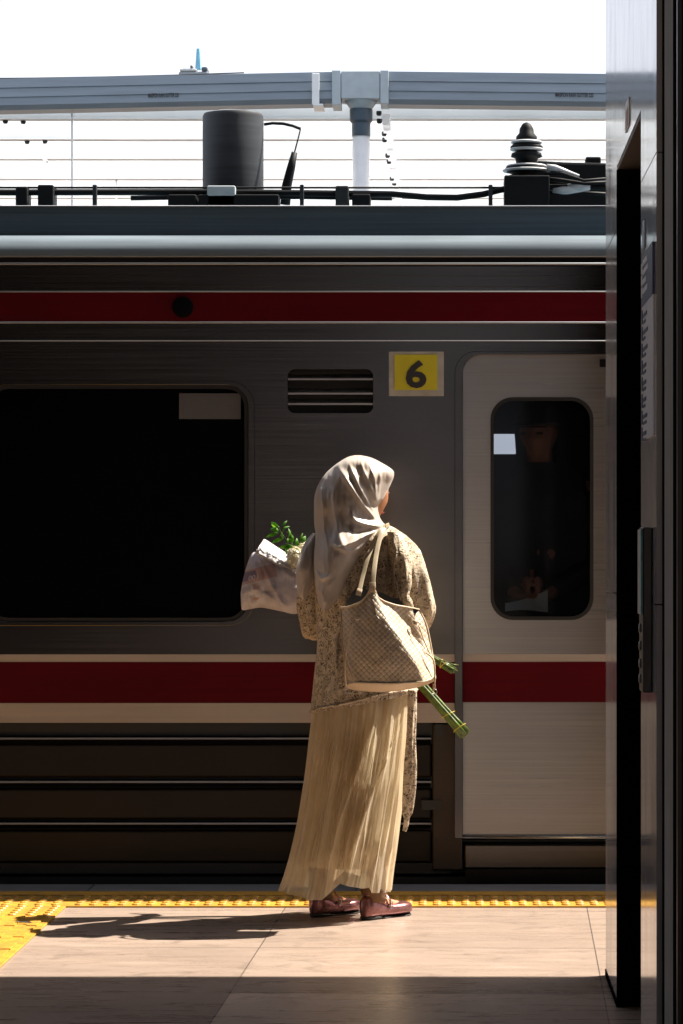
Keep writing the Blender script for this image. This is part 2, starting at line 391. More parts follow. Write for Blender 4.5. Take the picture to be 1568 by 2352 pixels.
# small notices and the call panel
def wallrect(s0, s1, y0a, y1a, x=WX, t=.002):
    """quad on the wall between image columns s0,s1 (source px); y0a top / y1a bottom at s0"""
    da = WX * 11678 / (s0 - 1720); db = WX * 11678 / (s1 - 1720)
    z1 = CH + (2085 - y0a) * da / 11678; z0 = CH + (2085 - y1a) * da / 11678
    return db, da, z0, z1
db, da, z0, z1 = wallrect(2375, 2389, 400, 508)
st = thing('wall_notice', 'small white notice sticker above the doorway on the grey wall', 'sticker', (WX, da, z0))
mb = yz(rrect(db, da, z0, z1, .015), [], WX - .003, WX - .0005); mb.build('sheet', M['whitepaint'], st)
mb = yz([(db + .03, z0 + .05), (da - .04, z0 + .05), (da - .04, z1 - .07), (db + .03, z1 - .07)], [], WX - .004, WX - .0032)
M['pinkprint'] = plain('faded_pink_print', (.45, .25, .25), .6); mb.build('print', M['pinkprint'], st)
dn, df = 6.89, 7.30
ptop, pmid, pbot = 1.93, 1.79, 1.505
po = thing('direction_board', 'tall white information board with navy header and list of lines on the grey wall', 'sign', (WX, df, pbot))
M['sheetgrey'] = plain('white_board', (.74, .76, .84), .4, var=.04); M['navy'] = plain('navy_print', (.03, .045, .11), .45)
# board spans image y 960..1690 (source px)
zt = CH + (2085 - 1070) * df / 11678; zm = CH + (2085 - 1170) * df / 11678; zb = CH + (2085 - 1675) * df / 11678
mb = yz([(dn, zb), (df, zb), (df, zm), (dn, zm)], [], WX - .004, WX - .0005); mb.build('board', M['sheetgrey'], po)
zh = zm + .118
mb = yz([(dn, zm + .0005), (df, zm + .0005), (df, zh), (dn, zh)], [], WX - .005, WX - .0005); mb.build('header', M['navy'], po)
mb = MB(); sp_ = (zm - zb) / 8
for i in range(8):
    za = zm - .008 - i * sp_
    mb.box(WX - .0055, WX - .0042, df - .05, df - .012, za - sp_ * .82, za)
mb.build('route_marks', M['navy'], po)
mb = MB()
for i in range(8):
    za = zm - .008 - i * sp_
    for j, (ln, hh) in enumerate(((.10 + .1 * random.random(), .013), (.07 + .06 * random.random(), .010))):
        z_ = za - .012 - j * .016
        mb.box(WX - .0055, WX - .0042, df - .075 - ln, df - .075, z_ - hh * .7, z_)
mb.build('list_text', M['navy'], po)
mb = MB()
for j in range(4): mb.box(WX - .0065, WX - .0052, df - .075 - (.15, .19, .12, .16)[j], df - .075, zh - .025 - j * .022, zh - .013 - j * .022)
for j in range(3): mb.box(WX - .0065, WX - .0052, df - .055, df - .02, zh - .040 - j * .028, zh - .016 - j * .028)
mb.build('header_text', M['sheetgrey'], po)
s2 = thing('round_notice', 'small pale blue sticker just above the navy header board', 'sticker', (WX, df, zh + .03))
M['paleblue'] = plain('pale_blue_print', (.35, .45, .60), .4)
mb = yz(rrect(df - .085, df - .005, zh + .02, zh + .085, .012), [], WX - .003, WX - .0005); mb.build('sheet', M['paleblue'], s2)
cp = thing('call_panel', 'slim black call panel box with a teal edged face beside the doorway', 'panel', (WX, 6.95, 1.1))
mb = MB(); mb.box(WX - .022, WX - .0005, 6.96, 7.095, .935, 1.31); bevel(mb.build('housing', M['blackpaint'], cp), .003)
mb = MB(); mb.box(WX - .026, WX - .0225, 6.968, 7.09, 1.112, 1.305); mb.build('screen', M['gutter2'], cp)
M['teal'] = plain('teal_strip', (.02, .25, .28), .3); mb = MB(); mb.box(WX - .0265, WX - .0225, 6.961, 6.9675, 1.112, 1.305); mb.build('edge_strip', M['teal'], cp)
mb = MB()
for z in (1.08, 1.04, 1.0, .965): mb.lathe((WX - .0226, 7.025, z), [(.011, 0), (.011, -.003), (.008, -.005)], 16, 'X')
mb.build('button', M['trim'], cp)

# ---------------------------------------------------------------- train
TD = 11.70
def tx(x): return (x - VX) * TD / F
def tz(y): return CH - (y - VY) * TD / F
XA, XB = -5.2, 4.4
tr = thing('train_carriage', 'stainless steel commuter train carriage with dark red bands passing the platform', 'train', (0, TD, -.1))
# door and window openings
dx0, dx1 = tx(1062), tx(1822); dz0, dz1 = tz(1925), tz(815)
wx0, wx1 = tx(-35), tx(572)
win = rrect(wx0, wx1, tz(1430), tz(882), .085)
def rr_top(x0, x1, z0, z1, r, n=8):
    P = [(x1, z0)]
    for cx, cz_, a0 in ((x1 - r, z1 - r, 0), (x0 + r, z1 - r, 90)):
        for i in range(n + 1):
            a = R(a0 + 90 * i / n); P.append((cx + r * math.cos(a), cz_ + r * math.sin(a)))
    return P + [(x0, z0)]
dzs = tz(1936)
outer = [(XA, tz(1660)), (XA, tz(612)), (XB, tz(612)), (XB, tz(1660)), (dx1 + .0, tz(1660))]
dtop = rr_top(dx0, dx1, tz(1660), dz1, .07)
body = [(XA, tz(1660)), (XA, tz(612)), (XB, tz(612)), (XB, tz(1660))] + dtop
ven = rrect(tx(660), tx(857), tz(949), tz(848), .028)
win2 = rrect(tx(-1500), tx(-700), tz(1430), tz(882), .085)
win3 = rrect(tx(2300), tx(3000), tz(1430), tz(882), .085)
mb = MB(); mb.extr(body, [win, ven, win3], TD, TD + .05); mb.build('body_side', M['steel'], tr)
mb = MB(); mb.box(XA, dx0 - .045, TD + .055, TD + .1, tz(2010), tz(1662)); mb.box(dx1 + .045, XB, TD + .055, TD + .1, tz(2010), tz(1662)); mb.build('lower_side', M['blackpaint'], tr)
# door posts down to the floor
for xa_, xb_ in ((dx0 - .115, dx0 - .0005), (dx1, dx1 + .1)):
    mb = MB(); mb.box(xa_, xb_, TD + .004, TD + .12, tz(2000), tz(1662)); bevel(mb.build('door_post', M['post'], tr), .006)
# bands (film, 2-3 mm proud)
DXL = dx0 - .028
def band(name, y0, y1, mat, xr=DXL, pr=.003):
    mb = MB(); mb.box(XA, xr, TD - pr, TD - .0005, tz(y1), tz(y0))
    if xr < dx0: mb.box(dx1 + .03, XB, TD - pr, TD - .0005, tz(y1), tz(y0))
    return mb.build(name, mat, tr)
band('upper_red_band', 672, 738, M['red'], XB)
band('lower_red_band', 1521, 1614, M['red'])
band('pale_band', 1503, 1520, M['whiteband'])
band('pale_band', 1615, 1660, M['whiteband'])
# beads along the body
mb = MB()
for y, h in ((589, 3), (606, 5), (670, 3), (741, 4), (783, 2.5)):
    r = h * TD / F / 1.0
    mb = MB(); mb.tube([(XA, TD - .002, tz(y)), (XB, TD - .002, tz(y))], r * .6, 8); mb.build('body_bead', M['rail'], tr, True)
mb = MB(); mb.box(XA, XB, TD + .008, TD + .05, tz(611), tz(592)); mb.build('cornice', M['underframe'], tr)
mb = MB()
for y in (630, 655): mb.box(XA, XB, TD - .008, TD - .0005, tz(y + 3), tz(y))
mb.build('drip_strip', M['steel'], tr)
for y in (1697, 1797, 1893):
    mb = MB(); mb.tube([(XA, TD + .02, tz(y)), (tx(990), TD + .02, tz(y))], .0048, 10); mb.tube([(dx1 + .12, TD + .02, tz(y)), (XB, TD + .02, tz(y))], .0048, 10)
    mb.build('side_rail', M['rail'] , tr, False)
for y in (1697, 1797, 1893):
    mb = MB(); mb.box(XA, tx(988), TD + .03, TD + .054, tz(y + 12), tz(y - 5)); mb.build('rail_shadow_strip', M['void'], tr)  # black strip standing in for the shade behind and under the rail
for ya, yb in ((1709, 1788), (1812, 1885), (1908, 1985)):
    mb = MB(); mb.box(XA, tx(992), TD + .034, TD + .054, tz(yb), tz(ya)); bevel(mb.build('skirt_panel', M['underframe'], tr), .01, 3)
mb = MB(); mb.box(tx(968), tx(1012), TD - .004, TD + .05, tz(1860), tz(1838)); mb.build('door_latch', M['blackpaint'], tr)
mb = MB(); mb.box(tx(1000), tx(1018), TD - .006, TD + .02, tz(1692), tz(1664)); mb.build('door_latch', M['blackpaint'], tr)
mb = MB(); mb.box(XA, dx0 - .05, TD + .1, TD + .3, -1.05, tz(2011)); mb.box(dx0 - .05, dx1 + .05, TD + .1, TD + .3, -1.05, tz(2011)); mb.box(dx1 + .05, XB, TD + .1, TD + .3, -1.05, tz(2011)); mb.build('underframe', M['blackpaint'], tr)
# roof shoulder, fascia and roof
sh = [(TD + .05, tz(591))]
for i in range(21):
    a = R(90 * i / 20); sh.append((TD + .10 - .10 * math.cos(a) - .01, tz(588) + (tz(535) - tz(588)) * math.sin(a)))
sh += [(TD + .3, tz(535)), (TD + .3, tz(591))]
mb = MB(); mb.prof_x(sh, XA, XB, 1); o = mb.build('roof_shoulder', M['slate2'], tr, True); m_ = o.modifiers.new('e', 'EDGE_SPLIT'); m_.split_angle = R(40)
fa = [(TD + .085, tz(534)), (TD + .10, tz(468)), (TD + .4, tz(468) + .01), (TD + .4, tz(534))]
mb = MB(); mb.prof_x(fa, XA, XB, 1); mb.build('roof_fascia', M['slate'], tr)
mb = MB(); mb.box(XA, XB, TD + .4, TD + 2.75, tz(534), tz(470)); mb.build('roof', M['slate'], tr)
mb = MB(); mb.tube([(XA, TD + .098, tz(467)), (XB, TD + .098, tz(467))], .003, 6); mb.build('roof_lip', M['chrome'], tr)
# interior shell
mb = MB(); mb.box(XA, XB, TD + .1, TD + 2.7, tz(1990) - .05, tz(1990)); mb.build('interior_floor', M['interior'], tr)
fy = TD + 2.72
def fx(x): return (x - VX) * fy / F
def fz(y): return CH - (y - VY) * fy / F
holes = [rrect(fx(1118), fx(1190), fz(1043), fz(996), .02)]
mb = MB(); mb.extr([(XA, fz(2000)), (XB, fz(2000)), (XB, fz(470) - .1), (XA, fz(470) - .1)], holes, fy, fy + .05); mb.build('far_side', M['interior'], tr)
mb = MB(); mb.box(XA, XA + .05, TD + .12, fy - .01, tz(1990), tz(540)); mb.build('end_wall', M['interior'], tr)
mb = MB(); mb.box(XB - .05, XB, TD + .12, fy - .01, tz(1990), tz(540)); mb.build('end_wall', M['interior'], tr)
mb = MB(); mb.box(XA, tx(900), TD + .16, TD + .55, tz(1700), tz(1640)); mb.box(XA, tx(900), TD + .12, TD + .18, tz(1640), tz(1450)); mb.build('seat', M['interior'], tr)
# window
wn = thing  # (alias kept short)
mb = MB(); mb.extr(rrect(wx0 - .035, wx1 + .022, tz(1430) - .012, tz(882) + .012, .10), [rrect(wx0 + .004, wx1 - .004, tz(1430) + .004, tz(882) - .004, .082)], TD - .009, TD - .0005)
wf = bevel(mb.build('window', M['steel'], tr), .004)
mb = MB(); mb.extr(rrect(wx0 + .001, wx1 - .001, tz(1430) + .001, tz(882) - .001, .084), [rrect(wx0 + .018, wx1 - .018, tz(1430) + .018, tz(882) - .018, .07)], TD - .003, TD + .03)
mb.build('gasket', M['rubber'], wf)
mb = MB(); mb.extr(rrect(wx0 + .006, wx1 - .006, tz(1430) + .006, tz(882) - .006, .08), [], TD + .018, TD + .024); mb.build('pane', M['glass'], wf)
M['stick'] = plain('pale_sticker', (.10, .10, .112), .6, var=.06)
mb = MB(); mb.box(tx(410), tx(552), TD + .0165, TD + .0175, tz(962), tz(903)); mb.build('window_sticker', M['stick'], wf)
mb = MB(); mb.extr(rrect(tx(2300) + .002, tx(3000) - .002, tz(1430) + .002, tz(882) - .002, .08), [], TD + .018, TD + .024); mb.build('pane', M['glass'], wf)
# ventilation grille
mb = MB(); mb.box(tx(655), tx(862), TD + .051, TD + .056, tz(955), tz(842)); vg = mb.build('vent', M['rubber'], tr)
for y in (870, 903, 927):
    mb = MB(); mb.prof_x([(TD + .002, tz(y + 3)), (TD + .002, tz(y - 1)), (TD + .035, tz(y - 12)), (TD + .035, tz(y - 9))], tx(661), tx(856)); mb.build('louvre', M['steel_door'], vg)
# car number plate
mb = MB(); mb.extr(rrect(tx(893), tx(1019), tz(910), tz(808), .004), [], TD - .010, TD - .0005); np_ = bevel(mb.build('number_plate', M['platef'], tr), .002)
mb = MB(); mb.box(tx(906), tx(1004), TD - .0125, TD - .0102, tz(896), tz(815)); mb.build('yellow_face', M['yellow'], np_)
V, Fc = text_mesh("6", .138, (tx(955), TD - .0142, tz(889)), (1.2, 0, 0), (0, 0, 1), .001, .004, 'CENTER')
mb = MB(); mb.add(V, Fc); mb.build('numeral', M['darktext'], np_)
# small round lamp on the upper band
mb = MB(); mb.lathe((tx(420), TD - .002, tz(706)), [(.04, 0), (.04, -.012), (.03, -.02), (.012, -.024)], 24, 'Y'); mb.build('side_lamp', M['void'], tr, True)
# door opening frame, leaves, step
Pin = rr_top(dx0, dx1, tz(1925), dz1, .07)
mb = MB(); o_ = rr_top(dx0 - .030, dx1 + .030, tz(1925), dz1 + .014, .085); 
mb.extr(o_ + Pin[::-1], [], TD - .012, TD + .002); bevel(mb.build('door_surround', M['steel'], tr), .005)
def leaf(xa, xb, mir=False):
    wa, wb = (tx(1127), tx(1363)) if not mir else (dx1 - (tx(1363) - dx0), dx1 - (tx(1127) - dx0))
    zz0, zz1 = tz(1924), dz1 + .02
    y0 = TD + .035
    mb = MB(); mb.extr([(xa, zz0), (xb, zz0), (xb, zz1), (xa, zz1)], [rrect(wa, wb, tz(1424), tz(912), .085)], y0, y0 + .03)
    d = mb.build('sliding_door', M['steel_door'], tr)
    mb = MB(); mb.extr(rrect(wa - .001, wb + .001, tz(1424) - .001, tz(912) + .001, .085), [rrect(wa + .012, wb - .012, tz(1424) + .012, tz(912) - .012, .075)], y0 - .004, y0 + .012); mb.build('gasket', M['rubber'], d)
    mb = MB(); mb.extr(rrect(wa + .003, wb - .003, tz(1424) + .003, tz(912) - .003, .08), [], y0 + .012, y0 + .017); mb.build('pane', M['glass'], d)
    mb = MB(); mb.box(xa, xb, y0 - .003, y0 - .0005, tz(1614), tz(1521)); mb.build('lower_red_band', M['red'], d)
    mb = MB(); mb.box(xa, xb, y0 - .003, y0 - .0005, tz(1520), tz(1503)); mb.build('pale_band', M['whiteband'], d)
    return d
mid = (dx0 + dx1) / 2
d1 = leaf(dx0 + .001, mid - .002); leaf(mid + .002, dx1 - .001, True)
mb = MB(); mb.box(tx(1378), tx(1425), TD + .028, TD + .0345, tz(842), tz(824)); mb.build('door_label', M['underframe'], d1)
mb = MB(); mb.tube([(dx0, TD + .012, tz(1925)), (dx1, TD + .012, tz(1925))], .009, 10); mb.build('sill_rail', M['chrome'], tr, True)
mb = MB(); mb.box(dx0 + .008, dx1 - .008, TD + .006, TD + .12, tz(1996), tz(1940)); bevel(mb.build('door_step', M['steel'], tr), .006)
mb = MB(); mb.box(dx0 + .01, dx1 - .01, TD + .025, TD + .12, tz(2030), tz(1998)); mb.build('step_bracket', M['underframe'], tr)
mb = MB(); mb.box(dx0 - .05, dx1 + .05, TD + .07, TD + .11, tz(1938), tz(1926)); mb.build('door_track', M['blackpaint'], tr)
# roof gear
ry = TD + .75
def rx(x, y=None): return (x - VX) * (y or ry) / F
def rz(yy, y=None): return CH - (yy - VY) * (y or ry) / F
cb = rz(432); ct = rz(262)
mb = MB(); rr_ = (rx(605) - rx(465)) / 2
mb.lathe((rx(535), ry, cb - .12), [(rr_, 0), (rr_, .12 + ct - cb - .012), (rr_ - .006, .12 + ct - cb), (rr_ * .6, .12 + ct - cb + .01), (.01, .12 + ct - cb + .012)], 40)
o = mb.build('roof_drum', M['drum'], tr, True); m_ = o.modifiers.new("e", 'EDGE_SPLIT'); m_.split_angle = R(40)
mb = MB(); mb.tube([PT(606, 286, ry), PT(625, 283, ry), PT(650, 284, ry), PT(672, 289, ry), PT(690, 296, ry)], .006, 8)
mb.tube([PT(676, 350, ry), PT(668, 385, ry), PT(658, 428, ry), PT(655, 470, ry)], [.012, .017, .02, .02], 10)
mb.tube([PT(690, 296, ry), PT(684, 320, ry), PT(676, 350, ry)], .003, 6); mb.build('roof_cable', M['roofgear'], tr, True)
ry2 = TD + .45
def cab(pts, r, name='roof_cable', mat='roofgear', d=ry2):
    P = [PT(x, y, d) for x, y in pts]; mb = MB(); mb.tube(P, r, 10); return mb.build(name, M[mat], tr, True)
cab([(-900, 445), (0, 442), (470, 441), (900, 446), (980, 453), (1050, 454), (1110, 446), (1150, 436), (1180, 430), (1400, 430), (2400, 430)], .0125)
cab([(-900, 430), (0, 431), (200, 431), (500, 431), (1160, 431)], .0042)
cab([(300, 455), (470, 452), (700, 452), (900, 455)], .010, d=ry2 + .1)
def rbox(x0, x1, y0, y1, name, mat, d=ry2 - .05, t=.12, bv=.006):
    a = PT(x0, y1, d); b = PT(x1, y0, d); mb = MB(); mb.box(a[0], b[0], d, d + t, min(a[2], tz(470)), b[2]); return bevel(mb.build(name, M[mat], tr), bv)
rbox(35, 62, 428, 475, 'cable_clamp', 'roofgear'); rbox(86, 122, 424, 475, 'cable_clamp', 'roofgear')
rbox(385, 450, 446, 475, 'cable_clamp', 'roofgear'); rbox(455, 640, 446, 475, 'roof_bracket', 'roofgear'); rbox(475, 540, 426, 440, 'cable_clamp', 'gutter2', t=.05)
rbox(770, 800, 426, 475, 'cable_clamp', 'drum'); rbox(808, 850, 445, 475, 'cable_clamp', 'roofgear')
ix = PT(1209, 300, ry2 + .05)
def iz(y): return CH - (y - VY) * (ry2 + .05) / F
prof = []
for y, r in ((468, 26), (436, 26), (430, 46), (405, 46), (400, 30), (396, 46), (388, 50), (380, 44), (376, 24), (364, 26), (360, 36), (352, 34), (348, 22), (344, 34), (338, 38), (332, 32), (328, 24), (320, 24), (314, 24), (306, 17), (296, 16), (289, 12), (284, 9), (281, 2)):
    prof.append((r * (ry2 + .05) / F, iz(y) - iz(468)))
mb = MB(); mb.lathe((ix[0], ix[1], iz(468)), prof, 28); mb.build('insulator', M['roofgear'], tr, True)
mb = MB()
for y, r in ((392, 52), (382, 44), (356, 30), (343, 36), (327, 34)):
    rr_ = r * (ry2 + .05) / F; mb.lathe((ix[0], ix[1], iz(y)), [(rr_ * .6, -.007), (rr_ * 1.02, -.0045), (rr_ * 1.08, 0), (rr_ * 1.0, .0045), (rr_ * .6, .009)], 28)
mb.build('insulator_ring', M['porcelain'], tr, True)
rbox(1158, 1262, 402, 470, 'insulator_base', 'roofgear', ry2 - .06, .2)
cab([(1255, 384), (1275, 386), (1330, 404)], [.013, .013, .005], 'terminal', 'porcelain', ry2 - .02)
mb = MB(); a = PT(1240, 470, ry2 + .15); 
z1_ = iz(366); d_ = ry2 + .15
pf = [(PT(1232, 368, d_)[0], PT(0, 368, d_)[2]), (PT(1300, 372, d_)[0], PT(0, 372, d_)[2]), (PT(1400, 374, d_)[0], PT(0, 374, d_)[2]), (PT(2100, 374, d_)[0], PT(0, 374, d_)[2]), (PT(2100, 480, d_)[0], PT(0, 475, d_)[2]), (PT(1262, 480, d_)[0], PT(0, 475, d_)[2]), (PT(1240, 400, d_)[0], PT(0, 400, d_)[2])]
mb.extr(pf, [], d_, d_ + .9); bevel(mb.build('roof_unit', M['roofgear'], tr), .01)
for x, y in ((1298, 436), (1330, 430)):
    a = PT(x, y, ry2); mb = MB(); mb.tube([a - (.05, 0, 0), a - (.01, 0, 0), a + (.01, 0, 0), a + (.07, 0, 0)], [.012, .018, .018, .008], 10); mb.build('terminal', M['porcelain'], tr, True)
for k in range(5):
    cab([(1240, 400 + k * 9), (1290, 398 + k * 12 + 4 * (k % 2)), (1340, 415 + k * 7), (1420, 408 + k * 10)], .006 + .002 * (k % 3), d=ry2 - .03 + .02 * k)
for x in (212, 688, 1122):
    rbox(x, x + 9, 424, 452, 'cable_clamp', 'drum', t=.03, bv=.002)
rbox(1345, 1380, 360, 376, 'roof_fitting', 'roofgear', d_ + .02, .1)

# ---------------------------------------------------------------- opposite platform canopy with gutters
GD = 14.85
oc = thing('opposite_canopy', 'white steel canopy underside over the far platform beyond the train roof', 'canopy', (0, 17, 3.4))
zr = 3.52
mb = MB(); n = 240
V = []; Fc = []
for i, yy in enumerate(np.linspace(GD + .1, 20.6, 160)):
    z = zr + .02 * math.sin(i * .9) * 1.0
    V += [(-12, yy, z), (12, yy, z)]
for i in range(159): Fc.append((2 * i, 2 * i + 1, 2 * i + 3, 2 * i + 2))
mb.add(V, Fc); mb.build('roof_sheet', M['sheet'], oc)
def pz(d, y): return CH - (y - VY) * d / F
for k, d in enumerate((15.15, 15.9, 16.7, 17.6, 18.55, 19.5)):
    mb = MB(); mb.box(-12, 12, d, d + .012, zr - .13, zr - .022); mb.box(-12, 12, d, d + .07, zr - .142, zr - .1305); mb.box(-12, 12, d, d + .07, zr - .0215, zr - .02)
    mb.build('purlin', M['purlin'], oc)
for x in (1041 + 2.0 * 0 - 130, -500, 2200):
    X = (x - VX) * 15.6 / F
    a = (896 - VX) * 16 / F if x == 911 else X
    mb = MB(); mb.box(a - .018, a + .018, GD + .12, 20.4, zr - .19, zr - .143); mb.build('rafter', M['sheet'], oc)
mb = MB()
for x, y in ((870, 262), (871, 280), (882, 309), (883, 323), (890, 359), (893, 373), (900, 412), (905, 423), (12, 280), (53, 281), (62, 327), (103, 326)):
    d = (zr - .194 - CH) * F / (VY - y) if x > 800 else (zr - .15 - CH) * F / (VY - y)
    d = max(d, GD + .15); p = PT(x, y, d); mb = MB(); mb.lathe((p[0], p[1], p[2]), [(.013, .014), (.013, 0), (.009, -.008)], 10); mb.build('bolt', M['darktext'], oc)
for x, y in ((165, 258), (267, 412)):
    d = (zr - .14 - CH) * F / (VY - y); p = PT(x, y, d); mb = MB(); mb.tube([p, p - (0, 0, 1.2)], .005, 6); mb.build('hanger_rod', M['whitepaint'], oc)
for (xa, ya, xb, yb) in ((78, 300, 100, 328), (80, 345, 108, 372)):
    d = 16.6; mb = MB(); mb.tube([PT(xa, ya, d), PT(xb, yb, d - .3)], .008, 8); mb.build('lamp_stub', M['whitepaint'], oc)
for X in (-7.5, 1.6, 7.5):
    mb = MB(); mb.box(X, X + .2, 17.2, 17.4, -1.25, zr - .145); mb.build('post', M['whitepaint'], oc)
mb = MB(); mb.box(-14, 14, 15.2, 21, -1.24, 0); struct(mb.build('far_platform', M['floor']))

def gutter(name, label, gd, xa, ya, xb, yb, hpx, txtx, txty, txt_w, grp):
    A = PT(xa, ya, gd); B = PT(xb, yb, gd); h = hpx * gd / F
    g_ = thing(name, label, 'gutter', tuple(A), grp)
    prof = [(0, 0), (-.01, -h * .30), (-.004, -h * .305), (-.014, -h * .60), (-.008, -h * .605), (-.014, -h * .86), (.012, -h * 1.0), (.15, -h * 1.0), (.17, 0), (.16, 0), (.142, -h * .95), (.018, -h * .95), (.01, 0)]
    V = []; 
    for p in (A, B): V += [(p[0], p[1] + q[0], p[2] + q[1]) for q in prof]
    m = len(prof); Fc = [(k, (k + 1) % m, m + (k + 1) % m, m + k) for k in range(m)] + [tuple(range(m)), tuple(range(m, 2 * m))[::-1]]
    mb = MB(); mb.add(V, Fc); mb.build('channel', M['gutter'], g_)
    if txtx is not None:
        sl_ = (B - A) / np.linalg.norm(B - A); p = PT(txtx, txty, gd - .0145)
        V, Fc = text_mesh("MASPION RAIN GUTTER 220", .029 * gd / 14.85, p, sl_ * txt_w, (0, 0, 1), .0006, .0004)
        mb = MB(); mb.add(V, Fc); mb.build('lettering', M['darktext'], g_)
    return g_
gA = gutter('rain_gutter', 'left run of grey plastic rain gutter sloping up to the pale joint', GD, -1600, 214, 765, 165, 72, 340, 224, .40, 'gutter runs along the canopy edge')
gB = gutter('rain_gutter', 'right run of grey plastic rain gutter between the pale joint and the grey wall', GD, 889, 164, 2600, 183, 75, 1275, 222, .50, 'gutter runs along the canopy edge')
ja = thing('gutter_joint', 'pale grey gutter outlet joint with dark coupling and white downpipe', 'gutter joint', tuple(PT(828, 240, GD)))
def gbox(x0, x1, y0, y1, name, mat, par, dd=-.02, t=.2):
    a = PT(x0, y1, GD + dd); b = PT(x1, y0, GD + dd); mb = MB(); mb.box(a[0], b[0], GD + dd, GD + dd + t, a[2], b[2]); return bevel(mb.build(name, M[mat], par), .003)
gbox(762, 782, 161, 241, 'collar', 'gutter2', ja, -.026, .21); gbox(783, 872, 163, 226, 'outlet_box', 'gutter2', ja); gbox(873, 892, 161, 237, 'collar', 'gutter2', ja, -.026, .21)
fp = PT(829, 0, GD + .07)
def lz(y): return CH - (y - VY) * (GD + .07) / F
k_ = (GD + .07) / F
mb = MB(); mb.lathe((fp[0], fp[1], lz(250)), [(24 * k_, -.003), (26 * k_, 0), (42 * k_, lz(227) - lz(250)), (42 * k_, lz(224) - lz(250))], 28); mb.build('funnel', M['gutter2'], ja, True)
mb = MB(); mb.lathe((fp[0], fp[1], lz(313)), [(21.5 * k_, 0), (21.5 * k_, lz(284) - lz(313)), (26 * k_, lz(278) - lz(313)), (26.5 * k_, lz(252) - lz(313)), (24 * k_, lz(250) - lz(313))], 28); o = mb.build('coupling', M['couple'], ja, True); o.modifiers.new("e", 'EDGE_SPLIT')
mb = MB(); mb.tube([(fp[0], fp[1], lz(312)), (fp[0], fp[1], -.2)], 20 * k_, 24); mb.build('downpipe', M['whitepaint'], ja, True)
br = thing('gutter_bracket', 'white metal strap bracket clipped round the gutter left of the joint', 'bracket', tuple(PT(724, 240, GD)))
gbox(716, 733, 168, 240, 'strap', 'whitepaint', br, -.03, .006); gbox(718, 742, 238, 243, 'foot', 'whitepaint', br, -.03, .2)
g2 = gutter('rain_gutter', 'distant grey rain gutter low down just above the train roof cables', 19.8, -1600, 446, 2600, 452, 60, 176, 454, .42, 'gutter runs along the canopy edge')
mb = MB(); a = PT(300, 475, 19.7); b = PT(330, 446, 19.7); mb.box(a[0], b[0], 19.7, 19.72, a[2], b[2]); mb.build('bracket', M['whitepaint'], g2)
# distant mast and wires
ms = thing('rooftop_mast', 'small far pale mast with a light blue top rising behind the gutter', 'mast', tuple(PT(445, 168, 40)))
def mbox(x0, x1, y0, y1, name, mat, t=.3):
    a = PT(x0, y1, 40); b = PT(x1, y0, 40); mb = MB(); mb.box(a[0], b[0], 40, 40 + t, a[2], b[2]); return bevel(mb.build(name, M[mat], ms), .02)
mbox(410, 478, 164, 190, 'base', 'gutter'); mbox(412, 452, 157, 163.8, 'plinth', 'gutter2')
M['bluew'] = plain('sky_blue_paint', (.16, .42, .60), .5)
a = PT(455, 160, 40.1); b = PT(455, 112, 40.1); mb = MB(); mb.tube([a, (a + b) / 2, b], [.04, .032, .022], 8); mb.build('pole', M['bluew'], ms)
mbox(462, 476, 153, 163.8, 'lamp_box', 'couple'); mbox(436, 442, 149, 157, 'knob', 'stick')
for (xa, ya, xb, yb) in ((-1200, 150, 560, 167), (-1200, 152, 470, 171)):
    A = PT(xa, ya, 39.8); B = PT(xb, yb, 39.8); P = [A + (B - A) * t - np.array((0, 0, .12 * 4 * t * (1 - t))) for t in np.linspace(0, 1, 12)]
    mb = MB(); mb.tube(P, .008, 6); o = mb.build('overhead_wire', M['darktext'], None, loc=tuple(B))
    tag(o, '%s of the two thin dark wires over the left gutter' % ('upper' if ya == 150 else 'lower'), 'wire', 'wires to the far mast')
#PEOPLE#
# ---------------------------------------------------------------- cloth helpers
def herm(P, ts, M_):
    """smooth curve through rows P at parameters ts, resampled to M_ points"""
    P = np.array(P, float); ts = np.array(ts, float); T = np.linspace(ts[0], ts[-1], M_)
    m = np.zeros_like(P)
    for i in range(len(P)):
        a = max(i - 1, 0); b = min(i + 1, len(P) - 1); m[i] = (P[b] - P[a]) / (ts[b] - ts[a])
    out = []
    for t in T:
        i = min(max(np.searchsorted(ts, t) - 1, 0), len(P) - 2); h = ts[i + 1] - ts[i]; u = (t - ts[i]) / h
        out.append((2 * u**3 - 3 * u**2 + 1) * P[i] + (u**3 - 2 * u**2 + u) * h * m[i] + (-2 * u**3 + 3 * u**2) * P[i + 1] + (u**3 - u**2) * h * m[i + 1])
    return np.array(out), (T - ts[0]) / (ts[-1] - ts[0])
def ridge_field(X, Y, ridges):
    D = np.zeros_like(X)
    for pts, amp, wd in ridges:
        pts = np.array(pts, float)
        # resample smoothly
        L = np.concatenate([[0], np.cumsum(np.linalg.norm(np.diff(pts, axis=0), axis=1))])
        Q, tt = herm(pts, L, 24)
        best = np.full(X.shape, 1e9); bt = np.zeros_like(X); sg = np.zeros_like(X)
        for i in range(23):
            a, b = Q[i], Q[i + 1]; e = b - a; l2 = e @ e + 1e-9
            u = np.clip(((X - a[0]) * e[0] + (Y - a[1]) * e[1]) / l2, 0, 1)
            dx = X - (a[0] + u * e[0]); dy = Y - (a[1] + u * e[1]); d = np.hypot(dx, dy)
            k = d < best; best = np.where(k, d, best); bt = np.where(k, tt[i] + u * (tt[i + 1] - tt[i]), bt)
        tp = np.clip(np.sin(np.pi * np.clip(bt, .02, .98)) * 1.6, 0, 1)
        D += amp * tp * np.exp(-(best / wd) ** 1.4)
    return D
